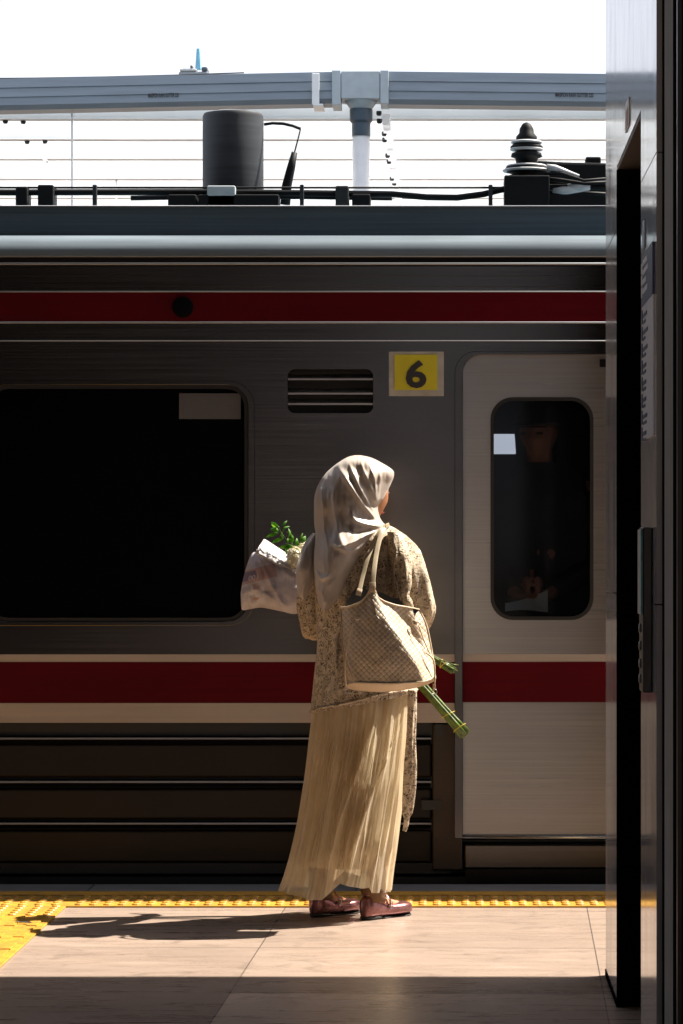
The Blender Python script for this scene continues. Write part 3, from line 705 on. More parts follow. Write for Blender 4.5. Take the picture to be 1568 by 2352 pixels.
def fnoise(X, Y, fx, fy, seed=0.0):
    out = np.empty(X.size); xf = (X * fx).ravel(); yf = (Y * fy).ravel()
    for i in range(X.size): out[i] = mnoise.noise((xf[i], yf[i], seed))
    return out.reshape(X.shape)
def relief(mb, rows, M_=90, n=110, ridges=(), nz=(), capa=True, capb=True, pleat=None, hem=None, back=.6, post=None):
    """closed cloth shell: each row is the two outline points of a section in measuring pixels, its depth and its
    thickness towards and away from the viewer"""
    rows = np.array(rows, float); mids = (rows[:, 0:2] + rows[:, 2:4]) / 2
    L = np.concatenate([[0], np.cumsum(np.maximum(np.linalg.norm(np.diff(mids, axis=0), axis=1), 1e-3))])
    Rr, T = herm(rows, L, M_)
    th = np.linspace(0, 2 * np.pi, n, endpoint=False); c = np.cos(th); s = np.sin(th)
    mx = (Rr[:, 0] + Rr[:, 2]) / 2; my = (Rr[:, 1] + Rr[:, 3]) / 2; hx = (Rr[:, 2] - Rr[:, 0]) / 2; hy = (Rr[:, 3] - Rr[:, 1]) / 2
    X = mx[:, None] + hx[:, None] * c; Y = my[:, None] + hy[:, None] * c
    front = s > 0; off = np.where(front, -Rr[:, 5][:, None] * s, -Rr[:, 6][:, None] * s)
    if hem is not None:
        hx_, hy_, y0 = hem; k = np.clip((Y - y0) / (hy_[0] - y0), 0, 1); Y = Y + k * (np.interp(X, hx_, hy_) - hy_[0])
    D = ridge_field(X, Y, ridges) if len(ridges) else np.zeros_like(X)
    for fx, fy, amp, sd in nz: D = D + amp * fnoise(X, Y, fx, fy, sd)
    wgt = np.where(front, np.clip(s, 0, 1) ** .5, back * np.abs(s) ** .5)
    dc = Rr[:, 4][:, None]
    d = dc + off - np.where(front, 1, -1) * D * wgt
    Wx = (X - VX) * dc / F; Wz = CH - (Y - VY) * dc / F
    if pleat is not None:
        pd = pleat(th[None, :] + 0 * X, T[:, None] + 0 * X, X, Y); Wx = Wx + pd * c; d = d - pd * s
    V = np.stack([Wx, d, Wz], -1)
    if post is not None: V = post(V, th, T, X, Y)
    V = V.reshape(-1, 3)
    UV = np.stack([X, Y], -1).reshape(-1, 2) / 100.0
    Fc = [(i * n + k, i * n + (k + 1) % n, (i + 1) * n + (k + 1) % n, (i + 1) * n + k) for i in range(M_ - 1) for k in range(n)]
    if capa: Fc.append(tuple(range(n))[::-1])
    if capb: Fc.append(tuple((M_ - 1) * n + k for k in range(n)))
    mb.add(V, Fc, [tuple(u) for u in UV]); return mb
def blob(mb, a, b, ra, rb, n=14):
    """tapered limb piece with rounded ends"""
    a = np.array(a, float); b = np.array(b, float); t = b - a; L = np.linalg.norm(t) + 1e-9; t = t / L; P = []; Rr = []
    for k in range(5): an = R(90 - 90 * k / 4 * .999); P.append(a - t * ra * math.sin(an)); Rr.append(max(ra * math.cos(an), ra * .06))
    for k in range(5): an = R(90 * k / 4 * .999); P.append(b + t * rb * math.sin(an)); Rr.append(max(rb * math.cos(an), rb * .06))
    return mb.tube(P, Rr, n)
def head_mesh(mb, c, f, sc=1.0, n=56, m=44):
    """sculpted head; f is the direction the face looks in"""
    f = np.array((f[0], f[1], f[2] if len(f) > 2 else 0), float); f /= np.linalg.norm(f)
    r = np.array((f[1], -f[0], 0)); r /= np.linalg.norm(r); u = np.cross(r, f)
    V = []
    g = lambda x, z, x0, z0, sx, sz: math.exp(-((x - x0) / sx) ** 2 - ((z - z0) / sz) ** 2)
    for i in range(m):
        ph = math.pi * (i + .5) / m
        for k in range(n):
            a = 2 * math.pi * k / n
            x = .073 * math.sin(ph) * math.sin(a); y = .092 * math.sin(ph) * math.cos(a); z = .115 * math.cos(ph)
            if z < 0: x *= 1 + 2.4 * z; y *= 1 + (1.1 * z if y > 0 else 3.0 * z)
            if y > 0.02:
                fr = min(1, (y - .02) / .04)
                y += fr * (.024 * g(x, z, 0, -.020, .011, .015) + .012 * g(x, z, 0, .002, .008, .022) + .009 * g(x, z, 0, -.055, .022, .007) + .007 * g(x, z, 0, -.068, .02, .007)
                           - .005 * g(x, z, 0, -.0615, .02, .003) + .010 * g(x, z, 0, -.098, .022, .018) - .009 * g(x, z, .031, .004, .014, .011) - .009 * g(x, z, -.031, .004, .014, .011)
                           + .004 * g(x, z, .03, .024, .02, .008) + .004 * g(x, z, -.03, .024, .02, .008) + .005 * g(x, z, .042, -.025, .018, .018) + .005 * g(x, z, -.042, -.025, .018, .018))
            if abs(y + .005) < .03 and abs(z) < .03: x *= 1 + .18 * math.exp(-((y + .005) / .012) ** 2 - (z / .02) ** 2)
            V.append(np.array(c) + sc * (x * r + y * f + z * u))
    Fc = [(i * n + k, i * n + (k + 1) % n, (i + 1) * n + (k + 1) % n, (i + 1) * n + k) for i in range(m - 1) for k in range(n)]
    Fc += [tuple(range(n))[::-1], tuple((m - 1) * n + k for k in range(n))]
    mb.add(V, Fc); return r, f, u
def hand(mb, wr, dirn, palm, curl=1.0, side=1):
    """palm, four bent fingers and a thumb"""
    wr = np.array(wr, float); d = np.array(dirn, float); d /= np.linalg.norm(d); p = np.array(palm, float); p -= d * (p @ d); p /= np.linalg.norm(p)
    s_ = np.cross(d, p) * side
    for k in (-1, -.33, .33, 1): blob(mb, wr + s_ * .016 * k, wr + d * .075 + s_ * .026 * k, .013, .012, 10)
    for k, L in zip((-1.05, -.35, .35, 1.0), (.060, .074, .078, .070)):
        b = wr + d * .082 + s_ * .026 * k; an = 0; q = b
        for seg, fr in enumerate((.42, .32, .26)):
            an += R(38) * curl; v = d * math.cos(an) + p * math.sin(an); q2 = q + v * L * fr; blob(mb, q, q2, .0088 - seg * .0008, .008 - seg * .0008, 8); q = q2
    b = wr + d * .025 + s_ * .022; q = b
    for L, an in ((.038, 30), (.032, 60), (.024, 80)):
        v = s_ * math.cos(R(an)) * .8 + p * math.sin(R(an)) + d * .45; v /= np.linalg.norm(v); q2 = q + v * L; blob(mb, q, q2, .0105, .009, 8); q = q2
def body_obj(mb, mat, parent, vox=.0048):
    o = mb.build('body', mat, parent, True); m = o.modifiers.new("r", 'REMESH'); m.mode = 'VOXEL'; m.voxel_size = vox; m.use_smooth_shade = True
    s_ = o.modifiers.new("s", 'SMOOTH'); s_.factor = .5; s_.iterations = 3
    dg = bpy.context.evaluated_depsgraph_get(); me = bpy.data.meshes.new_from_object(o.evaluated_get(dg)); o.modifiers.clear(); o.data = me; me.name = 'body'; me.shade_smooth(); return o

# ---------------------------------------------------------------- materials of the figure
def skin_mat(name, col):
    s = NT(name); f = s.noise(s.coord((60, 60, 60)), 1, 4); s.l(s.mix(f, lc(col, .85), lc(col, 1.1)), s.b.inputs['Base Color'])
    s.b.inputs['Roughness'].default_value = .5; s.b.inputs['Subsurface Weight'].default_value = .15; s.b.inputs['Subsurface Radius'].default_value = (.02, .008, .004)
    s.bump(f, .1, .001); return s.m
M['skin'] = skin_mat('skin', (.42, .19, .10))
def cloth_mat(name, col, col2, wv=900, transl=.2, rough=.75, alpha=0.0, sheen=.3):
    s = NT(name); co = s.coord((1, 1, 1)); f = s.noise(co, wv, 2); g = s.noise(co, 14, 4)
    c = s.mix(s.ramp(g, [(.3, 0), (.7, 1)]), col2, col); c = s.mix(s.math('MULTIPLY', f, .35), c, lc(col, .6)); s.l(c, s.b.inputs['Base Color'])
    s.b.inputs['Roughness'].default_value = rough; s.b.inputs['Sheen Weight'].default_value = sheen
    bp_ = s.bump(f, .12, .0006)
    tr_ = s.n("ShaderNodeBsdfTranslucent"); s.l(c, tr_.inputs[0]); mx = s.n("ShaderNodeMixShader"); mx.inputs[0].default_value = transl
    s.l(s.b.outputs[0], mx.inputs[1]); s.l(tr_.outputs[0], mx.inputs[2]); last = mx.outputs[0]
    if alpha:
        tp = s.n("ShaderNodeBsdfTransparent"); m2 = s.n("ShaderNodeMixShader")
        mesh = s.noise(s.coord((9, 9, 2)), 3, 2); s.l(s.ramp(mesh, [(.3, max(0, alpha - .08)), (.7, min(1, alpha + .08))]), m2.inputs[0])
        s.l(last, m2.inputs[1]); s.l(tp.outputs[0], m2.inputs[2]); last = m2.outputs[0]
    s.l(last, s.out.inputs[0]); return s.m
M['scarf'] = cloth_mat('satin_scarf', (.54, .46, .40), (.46, .385, .33), 700, .10, .36, sheen=.2)
M['tulle'] = cloth_mat('cream_tulle', (.86, .73, .50), (.78, .64, .42), 900, .45, .8, .42)
M['lining'] = cloth_mat('skirt_lining', (.66, .53, .31), (.58, .45, .25), 600, .5, .7)
M['legging'] = cloth_mat('tan_leggings', (.17, .08, .028), (.10, .045, .015), 500, .0, .8, sheen=0)
def lace_mat():
    s = NT('beige_lace'); co = s.coord((1, 1, 1)); d = s.noise(co, 26, 3)
    vm = s.n("ShaderNodeVectorMath", operation='MULTIPLY_ADD'); 
    nv = s.n("ShaderNodeTexNoise"); s.l(co, nv.inputs['Vector']); nv.inputs['Scale'].default_value = 30; nv.inputs['Detail'].default_value = 2
    s.l(nv.outputs['Color'], vm.inputs[0]); vm.inputs[1].default_value = (.045, .045, .045); s.l(co, vm.inputs[2])
    v1 = s.n("ShaderNodeTexVoronoi", feature='DISTANCE_TO_EDGE'); s.l(vm.outputs[0], v1.inputs['Vector']); v1.inputs['Scale'].default_value = 56
    v2 = s.n("ShaderNodeTexVoronoi", feature='DISTANCE_TO_EDGE'); s.l(vm.outputs[0], v2.inputs['Vector']); v2.inputs['Scale'].default_value = 125
    t1 = s.ramp(v1.outputs['Distance'], [(.04, 1), (.13, 0)]); t2 = s.ramp(v2.outputs['Distance'], [(.06, 1), (.22, 0)])
    pet = s.ramp(s.noise(vm.outputs[0], 42, 2), [(.50, 0), (.58, 1)])
    th = s.math('MAXIMUM', s.math('MAXIMUM', t1, s.math('MULTIPLY', t2, .75)), s.math('MULTIPLY', pet, .8))
    c = s.mix(th, (.13, .085, .05), (.72, .59, .43)); s.l(c, s.b.inputs['Base Color']); s.b.inputs['Roughness'].default_value = .85
    s.bump(th, .9, .005)
    tr_ = s.n("ShaderNodeBsdfTranslucent"); s.l(c, tr_.inputs[0]); mx = s.n("ShaderNodeMixShader"); mx.inputs[0].default_value = .15
    s.l(s.b.outputs[0], mx.inputs[1]); s.l(tr_.outputs[0], mx.inputs[2]); s.l(mx.outputs[0], s.out.inputs[0]); return s.m
M['lace'] = lace_mat()
def weave_mat():
    s = NT('woven_leather'); tc = s.n("ShaderNodeTexCoord"); mp = s.n("ShaderNodeMapping"); s.l(tc.outputs['UV'], mp.inputs[0])
    mp.inputs['Rotation'].default_value = (0, 0, R(43)); mp.inputs['Scale'].default_value = (3.75, 3.75, 1)
    sp = s.n("ShaderNodeSeparateXYZ"); s.l(mp.outputs[0], sp.inputs[0]); u, v = sp.outputs[0], sp.outputs[1]
    fu = s.math('FRACT', u); fv = s.math('FRACT', v)
    par = s.math('FLOORED_MODULO', s.math('ADD', s.math('FLOOR', u), s.math('FLOOR', v)), 2.0)
    su = s.math('SINE', s.math('MULTIPLY', fu, math.pi)); sv = s.math('SINE', s.math('MULTIPLY', fv, math.pi))
    a = s.math('MULTIPLY', s.math('POWER', su, .14), s.math('MULTIPLY_ADD', s.math('POWER', sv, .6), .6, .4)); b = s.math('MULTIPLY', s.math('POWER', sv, .14), s.math('MULTIPLY_ADD', s.math('POWER', su, .6), .6, .4))
    h = s.math('ADD', s.math('MULTIPLY', par, a), s.math('MULTIPLY', s.math('SUBTRACT', 1.0, par), b))
    g_ = s.noise(s.coord((40, 40, 40)), 1, 4)
    c = s.mix(s.ramp(h, [(.42, 0), (.60, 1)]), (.09, .065, .04), (.50, .40, .29)); c = s.mix(s.math('MULTIPLY', g_, .3), c, (.32, .24, .155))
    s.l(c, s.b.inputs['Base Color']); s.b.inputs['Roughness'].default_value = .38
    s.bump(h, .8, .003); return s.m
M['weave'] = weave_mat()
M['leather'] = plain('smooth_beige_leather', (.50, .38, .26), .42, var=.08, nscale=(30, 30, 30), bump=.1)
M['strap'] = plain('olive_beige_strap', (.36, .29, .19), .45, var=.08, nscale=(30, 30, 30), bump=.1)
M['shoe'] = plain('rose_metallic_leather', (.24, .105, .10), .28, .65, var=.18, nscale=(50, 50, 50), bump=.25)
M['black'] = plain('black_sole', (.015, .013, .012), .5)
def green_mat(name, a, b, sc, tr=.0, rough=.4):
    s = NT(name); f = s.noise(s.coord(sc), 1, 4); c = s.mix(s.ramp(f, [(.3, 0), (.7, 1)]), a, b); s.l(c, s.b.inputs['Base Color']); s.b.inputs['Roughness'].default_value = rough
    if tr:
        t_ = s.n("ShaderNodeBsdfTranslucent"); s.l(s.mix(.5, b, (.25, .5, .02)), t_.inputs[0]); mx = s.n("ShaderNodeMixShader"); mx.inputs[0].default_value = tr
        s.l(s.b.outputs[0], mx.inputs[1]); s.l(t_.outputs[0], mx.inputs[2]); s.l(mx.outputs[0], s.out.inputs[0])
    return s.m
M['stem'] = green_mat('green_stem', (.014, .035, .004), (.10, .15, .014), (60, 60, 60), 0.0, .28); M['leaf'] = green_mat('green_leaf', (.06, .17, .012), (.12, .30, .03), (40, 40, 40), .5)
M['twine'] = plain('yellow_twine', (.55, .38, .04), .6); M['petal'] = cloth_mat('cream_petal', (.86, .83, .70), (.76, .70, .50), 60, .35, .6)
def paper_mat():
    s = NT('printed_newspaper'); tc = s.n("ShaderNodeTexCoord"); mp = s.n("ShaderNodeMapping"); s.l(tc.outputs['UV'], mp.inputs[0]); mp.inputs['Rotation'].default_value = (0, 0, R(18))
    sp = s.n("ShaderNodeSeparateXYZ"); s.l(mp.outputs[0], sp.inputs[0]); u, v = sp.outputs[0], sp.outputs[1]
    ln = s.math('GREATER_THAN', s.math('FRACT', s.math('MULTIPLY', v, 34.0)), .55)
    wd = s.ramp(s.noise(s.coord((50, 4, 1), 'UV', (0, 0, R(18))), 1, 2), [(.45, 0), (.5, 1)])
    blk = s.ramp(s.noise(s.coord((3, 3, 1), 'UV'), 1.6, 1), [(.45, 0), (.5, 1)])
    ink = s.math('MULTIPLY', s.math('MULTIPLY', ln, wd), s.math('MULTIPLY', blk, .55))
    def frame(cx, cy, ang):
        vm = s.n("ShaderNodeVectorMath", operation='SUBTRACT'); s.l(tc.outputs['UV'], vm.inputs[0]); vm.inputs[1].default_value = (cx * .009, cy * .009, 0)
        m2 = s.n("ShaderNodeMapping"); s.l(vm.outputs[0], m2.inputs[0]); m2.inputs['Rotation'].default_value = (0, 0, R(ang)); q = s.n("ShaderNodeSeparateXYZ"); s.l(m2.outputs[0], q.inputs[0]); return q.outputs[0], q.outputs[1]
    a_, b_ = frame(578, 1324, 14)
    def inb(x0, x1, y0, y1):
        f1 = s.math('MULTIPLY', s.math('GREATER_THAN', a_, x0 * .009), s.math('LESS_THAN', a_, x1 * .009)); f2 = s.math('MULTIPLY', s.math('GREATER_THAN', b_, y0 * .009), s.math('LESS_THAN', b_, y1 * .009)); return s.math('MULTIPLY', f1, f2)
    sm = s.ramp(s.noise(s.coord((1.6, 1.9, 1), 'UV'), 1.3, 2), [(.40, .5), (.62, 0)])
    c = s.mix(sm, (.60, .56, .58), (.36, .30, .32))
    c = s.mix(s.math('MULTIPLY', inb(-40, 60, -16, 14), .55), c, (.42, .17, .11))
    c = s.mix(s.math('MULTIPLY', inb(-22, 15, -12, 8), .8), c, (.13, .12, .20))
    c = s.mix(s.math('MULTIPLY', inb(-30, -6, 20, 34), .5), c, (.30, .30, .38)); c = s.mix(s.math('MULTIPLY', inb(0, 14, 18, 32), .45), c, (.48, .24, .14))
    c = s.mix(s.math('MULTIPLY', inb(-14, 0, 42, 60), .5), c, (.26, .24, .26)); c = s.mix(s.math('MULTIPLY', inb(24, 52, 30, 48), .4), c, (.24, .20, .22)); c = s.mix(s.math('MULTIPLY', inb(60, 100, -40, -10), .35), c, (.22, .20, .24))
    ink = s.math('MULTIPLY', ink, .6)
    c = s.mix(ink, c, (.12, .10, .13)); s.l(c, s.b.inputs['Base Color']); s.b.inputs['Roughness'].default_value = .7
    tr_ = s.n("ShaderNodeBsdfTranslucent"); s.l(c, tr_.inputs[0]); mx = s.n("ShaderNodeMixShader"); mx.inputs[0].default_value = .22
    s.l(s.b.outputs[0], mx.inputs[1]); s.l(tr_.outputs[0], mx.inputs[2]); s.l(mx.outputs[0], s.out.inputs[0]); s.bump(s.noise(s.coord((8, 8, 8)), 2, 5), .25, .004); return s.m
M['paper'] = paper_mat()

# ---------------------------------------------------------------- the woman
wo = thing('person', 'woman in beige headscarf, lace blouse and long cream skirt standing on the platform', 'person', (-.31, 10.52, 0))
FD = np.array((.63, .776, 0)); LD = np.array((-.776, .63, 0))
hc = np.array((-.304, 10.575, 1.452))
mb = MB(); hr, hf, hu = head_mesh(mb, hc, (.60, .80, -.05))
pel = np.array((-.315, 10.56, .84)); chs = np.array((-.31, 10.57, 1.17)); nk = np.array((-.312, 10.575, 1.30))
blob(mb, pel, (-.313, 10.57, 1.0), .10, .095, 20); blob(mb, (-.313, 10.57, 1.0), chs, .10, .115, 20); blob(mb, chs, nk - (0, 0, .03), .11, .06, 18); blob(mb, nk - (0, 0, .05), hc - (0, 0, .05) - hf * .02, .052, .05, 14)
shR = np.array((-.205, 10.515, 1.245)); shL = np.array((-.43, 10.65, 1.245))
blob(mb, chs + (0, 0, .04), shR, .06, .04); blob(mb, chs + (0, 0, .04), shL, .06, .04)
elR = PT(962, 1418, 10.44); elL = PT(712, 1432, 10.70); wrR = np.array((-.165, 10.70, .83)); wrL = np.array((-.42, 10.88, 1.02))
blob(mb, shR, elR, .034, .026); blob(mb, elR, wrR, .026, .023); blob(mb, shL, elL, .046, .038); blob(mb, elL, wrL, .036, .025)
hand(mb, wrR, (-.25, .75, -.5), (-.6, -.1, -.5), 1.2, 1); hand(mb, wrL, (.7, .6, .25), (-.2, .3, 1), 1.2, -1)
anL = np.array((-.455, 10.575, .075)); anR = np.array((-.272, 10.49, .075))
for an_, sd in ((anL, 1), (anR, -1)):
    hip = pel + LD * .06 * sd - (0, 0, .03); kn = np.array(((hip[0] + an_[0]) / 2, (hip[1] + an_[1]) / 2 + .02, .45)) + FD * .03
    blob(mb, hip, kn, .068, .046, 16); blob(mb, kn, an_, .044, .032, 14); blob(mb, an_ - (0, 0, .02), an_ + FD * .13 - (0, 0, .045), .030, .02, 10)
body = body_obj(mb, M['skin'], wo)
mb = MB()
ec = hc + hf * .078 + hu * .004
blob(mb, ec - hr * .020 + hf * .004, ec - hr * .046 - hf * .002, .006, .005, 8); M['dark'] = plain('dark_brown_hair', (.02, .012, .01), .4); mb.build('eye', M['dark'], body, True); mb = MB()
blob(mb, ec + hr * .020 + hf * .002, ec + hr * .043 - hf * .003, .0055, .0045, 8)
M['dark'] = plain('dark_brown_hair', (.02, .012, .01), .4); mb.build('eye', M['dark'], body, True)
mb = MB(); lp = hc + hf * .0905 - hu * .061
mb.tube([lp - hr * .022 - hf * .008, lp - hr * .01, lp, lp + hr * .01, lp + hr * .022 - hf * .008], [.001, .0035, .004, .0035, .001], 8); M['lip'] = plain('lip', (.42, .10, .08), .4); mb.build('mouth', M['lip'], body, True)

# headscarf -----------------------------------------------------
def zr_(pts, amp, wd): return ([ZX(*p) for p in pts], amp, wd)
sr = [zr_([(490, 205), (530, 260), (575, 330), (650, 440), (730, 540), (795, 605)], .020, 6), zr_([(560, 175), (600, 260), (650, 370), (715, 480), (770, 570)], .014, 4.2),
      zr_([(640, 165), (665, 240), (715, 350), (745, 440), (770, 540)], .010, 3.4), zr_([(700, 190), (735, 290), (745, 380), (752, 470)], .010, 3.2), zr_([(775, 230), (770, 330), (758, 420), (752, 480)], .008, 3),
      zr_([(590, 500), (610, 560), (680, 590), (790, 608)], .016, 5), zr_([(560, 560), (590, 640), (680, 640), (795, 615)], -.012, 6), zr_([(500, 745), (590, 715), (690, 660), (790, 622)], .018, 6),
      zr_([(430, 700), (540, 760), (620, 760), (700, 700)], .008, 5), zr_([(345, 800), (355, 890), (390, 945), (430, 930), (440, 890)], .016, 4), zr_([(380, 330), (395, 480), (410, 640), (440, 780)], .008, 6),
      zr_([(470, 330), (475, 480), (500, 620), (530, 720), (580, 800)], .010, 7), zr_([(530, 400), (560, 520), (570, 600)], .007, 6), zr_([(360, 620), (360, 760), (370, 860)], .009, 5),
      zr_([(400, 1020), (480, 960), (560, 880), (640, 780)], .006, 7), zr_([(350, 1000), (400, 1060), (410, 1130)], .007, 5), zr_([(420, 210), (380, 330), (350, 450), (345, 620)], .007, 6),
      zr_([(520, 300), (500, 420), (510, 560)], -.008, 8), zr_([(610, 330), (660, 430), (700, 500)], -.008, 4)]
rows = [(815, 1045.6, 828, 1045.6, 10.57, .004, .004), (800, 1049, 849, 1050, 10.57, .035, .03), (779, 1061, 872, 1060.5, 10.57, .068, .055), (755, 1080, 901, 1079, 10.575, .092, .07),
        (742, 1095, 904.5, 1092, 10.575, .105, .075), (733, 1109, 898, 1110, 10.575, .112, .07), (725, 1128, 890, 1127, 10.57, .117, .06), (721.5, 1146, 881, 1146, 10.565, .118, .05), (721, 1166, 869, 1166, 10.56, .118, .05),
        (721, 1188, 873, 1190, 10.555, .116, .06), (722, 1208, 885, 1209, 10.55, .122, .08), (724, 1222, 881, 1222, 10.55, .135, .09), (724, 1240, 866, 1242, 10.545, .150, .09), (721, 1264, 846, 1262, 10.535, .155, .09),
        (720, 1292, 826, 1290, 10.52, .150, .08), (722, 1330, 803, 1330, 10.50, .125, .06), (727, 1366, 781, 1370, 10.48, .100, .04), (734, 1392, 760, 1394, 10.46, .075, .03), (741, 1402, 750, 1403, 10.44, .05, .02)]
mb = MB(); relief(mb, rows, 190, 200, sr, [(.035, .016, .008, 3.1), (.10, .05, .003, 8.2), (.22, .06, .0016, 5.2)])
# left tail of the scarf
tl = [(*ZX(325, 648), *ZX(352, 652), 10.60, .02, .02), (*ZX(300, 672), *ZX(352, 680), 10.60, .05, .02), (*ZX(262, 730), *ZX(350, 735), 10.60, .09, .03), (*ZX(222, 850), *ZX(348, 860), 10.58, .11, .03), (*ZX(213, 930), *ZX(335, 940), 10.57, .10, .03),
      (*ZX(220, 1010), *ZX(312, 1010), 10.565, .085, .03), (*ZX(236, 1062), *ZX(292, 1062), 10.56, .07, .02), (*ZX(258, 1088), *ZX(275, 1089), 10.555, .05, .01)]
relief(mb, tl, 70, 80, [zr_([(330, 800), (310, 900), (280, 990), (258, 1060)], .012, 2.2), zr_([(275, 740), (250, 840), (235, 950)], .009, 4), zr_([(300, 720), (295, 820), (290, 900)], -.009, 3.5)], [(.08, .03, .005, 1.7)])
mb.build('headscarf', M['scarf'], wo, True)

# blouse --------------------------------------------------------
mb = MB()
rows = [(800, 1206, 892, 1206, 10.57, .04, .04), (765, 1222, 912, 1216, 10.57, .10, .08), (738, 1245, 932, 1238, 10.57, .135, .11), (726, 1275, 943, 1268, 10.57, .13, .12), (720, 1320, 946, 1310, 10.57, .135, .13),
        (722, 1370, 942, 1365, 10.57, .13, .13), (726, 1430, 938, 1420, 10.57, .13, .13), (728, 1480, 940, 1470, 10.57, .135, .13), (722, 1540, 948, 1525, 10.57, .15, .14), (717, 1590, 955, 1560, 10.57, .16, .15), (712, 1637, 958, 1588, 10.57, .165, .155)]
br_ = [zr_([(370, 1180), (365, 1400), (350, 1700)], .012, 5), zr_([(495, 1300), (492, 1500), (490, 1780)], .022, 1.8), zr_([(430, 1250), (425, 1500), (410, 1780)], -.008, 8), zr_([(830, 700), (815, 820), (800, 960), (800, 1080)], .014, 4),
       zr_([(880, 760), (870, 860), (870, 980), (900, 1060)], .015, 3.5), zr_([(850, 740), (845, 900), (840, 1060)], -.014, 4), zr_([(780, 700), (765, 860), (755, 1000)], .008, 4), zr_([(560, 1000), (540, 1100), (500, 1200)], .006, 5)]
def hemv(X): return np.interp(X, [712, 741, 760, 776, 827, 869, 918, 958], [1637, 1624, 1620, 1618, 1606, 1594, 1587, 1586])
relief(mb, rows, 130, 150, br_, [(.05, .02, .008, 5.5), (.15, .10, .003, 2.5)], capb=False)
def sleeve(mb, P, rr, n=40, amp=.006, sd=0.):
    P = np.array(P, float); L = np.concatenate([[0], np.cumsum(np.linalg.norm(np.diff(P, axis=0), axis=1))]); Q, _ = herm(np.c_[P, rr], L, 46)
    k = len(mb.v); mb.tube([q[:3] for q in Q], [max(q[3], .003) for q in Q], n)
    for i in range(46):
        for j in range(n):
            v = np.array(mb.v[k + i * n + j]); d = v - Q[i, :3]; nn = np.linalg.norm(d) + 1e-9
            a = 2 * math.pi * j / n; w_ = amp * (mnoise.noise((v[0] * 22, v[1] * 22, v[2] * 9 + sd)) * 1.6 + .5 * math.sin(a * 7 + 3 * math.sin(i * .15)) * math.sin(math.pi * i / 45))
            mb.v[k + i * n + j] = tuple(v + d / nn * w_)
sleeve(mb, [PT(885, 1236, 10.54), PT(917, 1262, 10.50), PT(943, 1312, 10.45), PT(958, 1360, 10.44), PT(966, 1398, 10.45), PT(958, 1428, 10.50), (-.145, 10.60, .93), (-.16, 10.68, .86)], [.04, .054, .052, .050, .049, .043, .042, .028], sd=1.)
sleeve(mb, [PT(752, 1252, 10.62), PT(730, 1285, 10.65), PT(717, 1340, 10.67), PT(711, 1390, 10.68), PT(714, 1430, 10.69), PT(722, 1447, 10.73), (-.45, 10.80, .99), (-.43, 10.86, 1.01)], [.03, .045, .043, .042, .040, .038, .038, .028], sd=4.)
# loose shawl edge with gathered knot at the right shoulder blade
relief(mb, [(*ZX(815, 640), *ZX(900, 640), 10.46, .03, .02), (*ZX(825, 740), *ZX(985, 800), 10.45, .055, .03), (*ZX(850, 880), *ZX(1005, 900), 10.44, .06, .03), (*ZX(855, 1000), *ZX(965, 1000), 10.42, .055, .02), (*ZX(870, 1075), *ZX(955, 1070), 10.40, .045, .02), (*ZX(890, 1090), *ZX(935, 1090), 10.39, .02, .01)], 70, 80,
       [zr_([(940, 820), (945, 920), (950, 1010), (945, 1080)], .018, 3), zr_([(880, 760), (862, 900), (870, 1010)], .016, 3), zr_([(905, 800), (900, 950), (905, 1050)], -.014, 3.5)], [(.12, .05, .005, 9.)])
sleeve(mb, [PT(*ZX(950, 860), 10.40), PT(*ZX(955, 960), 10.38), PT(*ZX(935, 1060), 10.37), PT(*ZX(955, 1120), 10.37), PT(*ZX(990, 1150), 10.38)], [.008, .014, .012, .018, .004], 20, .003)
blouse = mb.build('blouse', M['lace'], wo, True)
mb = MB(); hv = [(X, float(hemv(X))) for X in np.linspace(712, 958, 50)]
P = [np.array(PT(x, y, 10.57)) for x, y in hv]
mb.tube([(PT(x, y, 10.57)[0], 10.57 - .165 * math.sqrt(max(0, 1 - ((x - 835) / 123.5) ** 2)) - .001, PT(x, y, 10.57)[2] + .004) for x, y in hv], .004, 8); mb.build('hem_trim', M['lace'], blouse, True)
# sash hanging at the right
mb = MB(); relief(mb, [(936, 1585, 957, 1585, 10.43, .010, .008), (935, 1640, 957, 1640, 10.43, .011, .008), (932, 1700, 955, 1700, 10.43, .010, .008), (927, 1760, 957, 1755, 10.43, .010, .008), (924, 1820, 955, 1815, 10.43, .009, .008), (923, 1868, 947, 1868, 10.43, .008, .006), (927, 1878, 941, 1878, 10.43, .006, .005), (926, 1895, 938, 1896, 10.43, .005, .004), (924, 1908, 933, 1911, 10.43, .004, .004)], 90, 40, [([(950, 1590), (946, 1700), (942, 1800), (936, 1860)], .008, 1.6), ([(940, 1600), (938, 1750)], -.004, 2)], [(.2, .08, .003, 2.2)])
mb.build('sash', M['lace'], wo, True)

# skirt ---------------------------------------------------------
def pleats(th, T, X, Y):
    ph = th * 15 + 1.3 * np.sin(th * 3 + 1.0) + .9 * np.sin(th * 7)
    tri = np.abs(((ph / np.pi) % 2) - 1)
    ph2 = th * 41 + 2 * np.sin(th * 5); t2 = np.abs(((ph2 / np.pi) % 2) - 1)
    return ((tri - .5) * (.007 + .020 * T) + (t2 - .5) * (.0035 + .004 * T))
sk = [(722, 1560, 945, 1560, 10.56, .135, .12), (717, 1640, 938, 1620, 10.56, .15, .13), (711, 1700, 933, 1690, 10.56, .16, .14), (705, 1760, 928, 1750, 10.56, .175, .15), (697, 1820, 923, 1820, 10.56, .185, .16), (688, 1880, 915, 1880, 10.56, .20, .16),
      (676, 1940, 907, 1940, 10.56, .215, .165), (661, 2000, 898, 2000, 10.56, .225, .17), (646, 2048, 892, 2050, 10.56, .225, .17)]
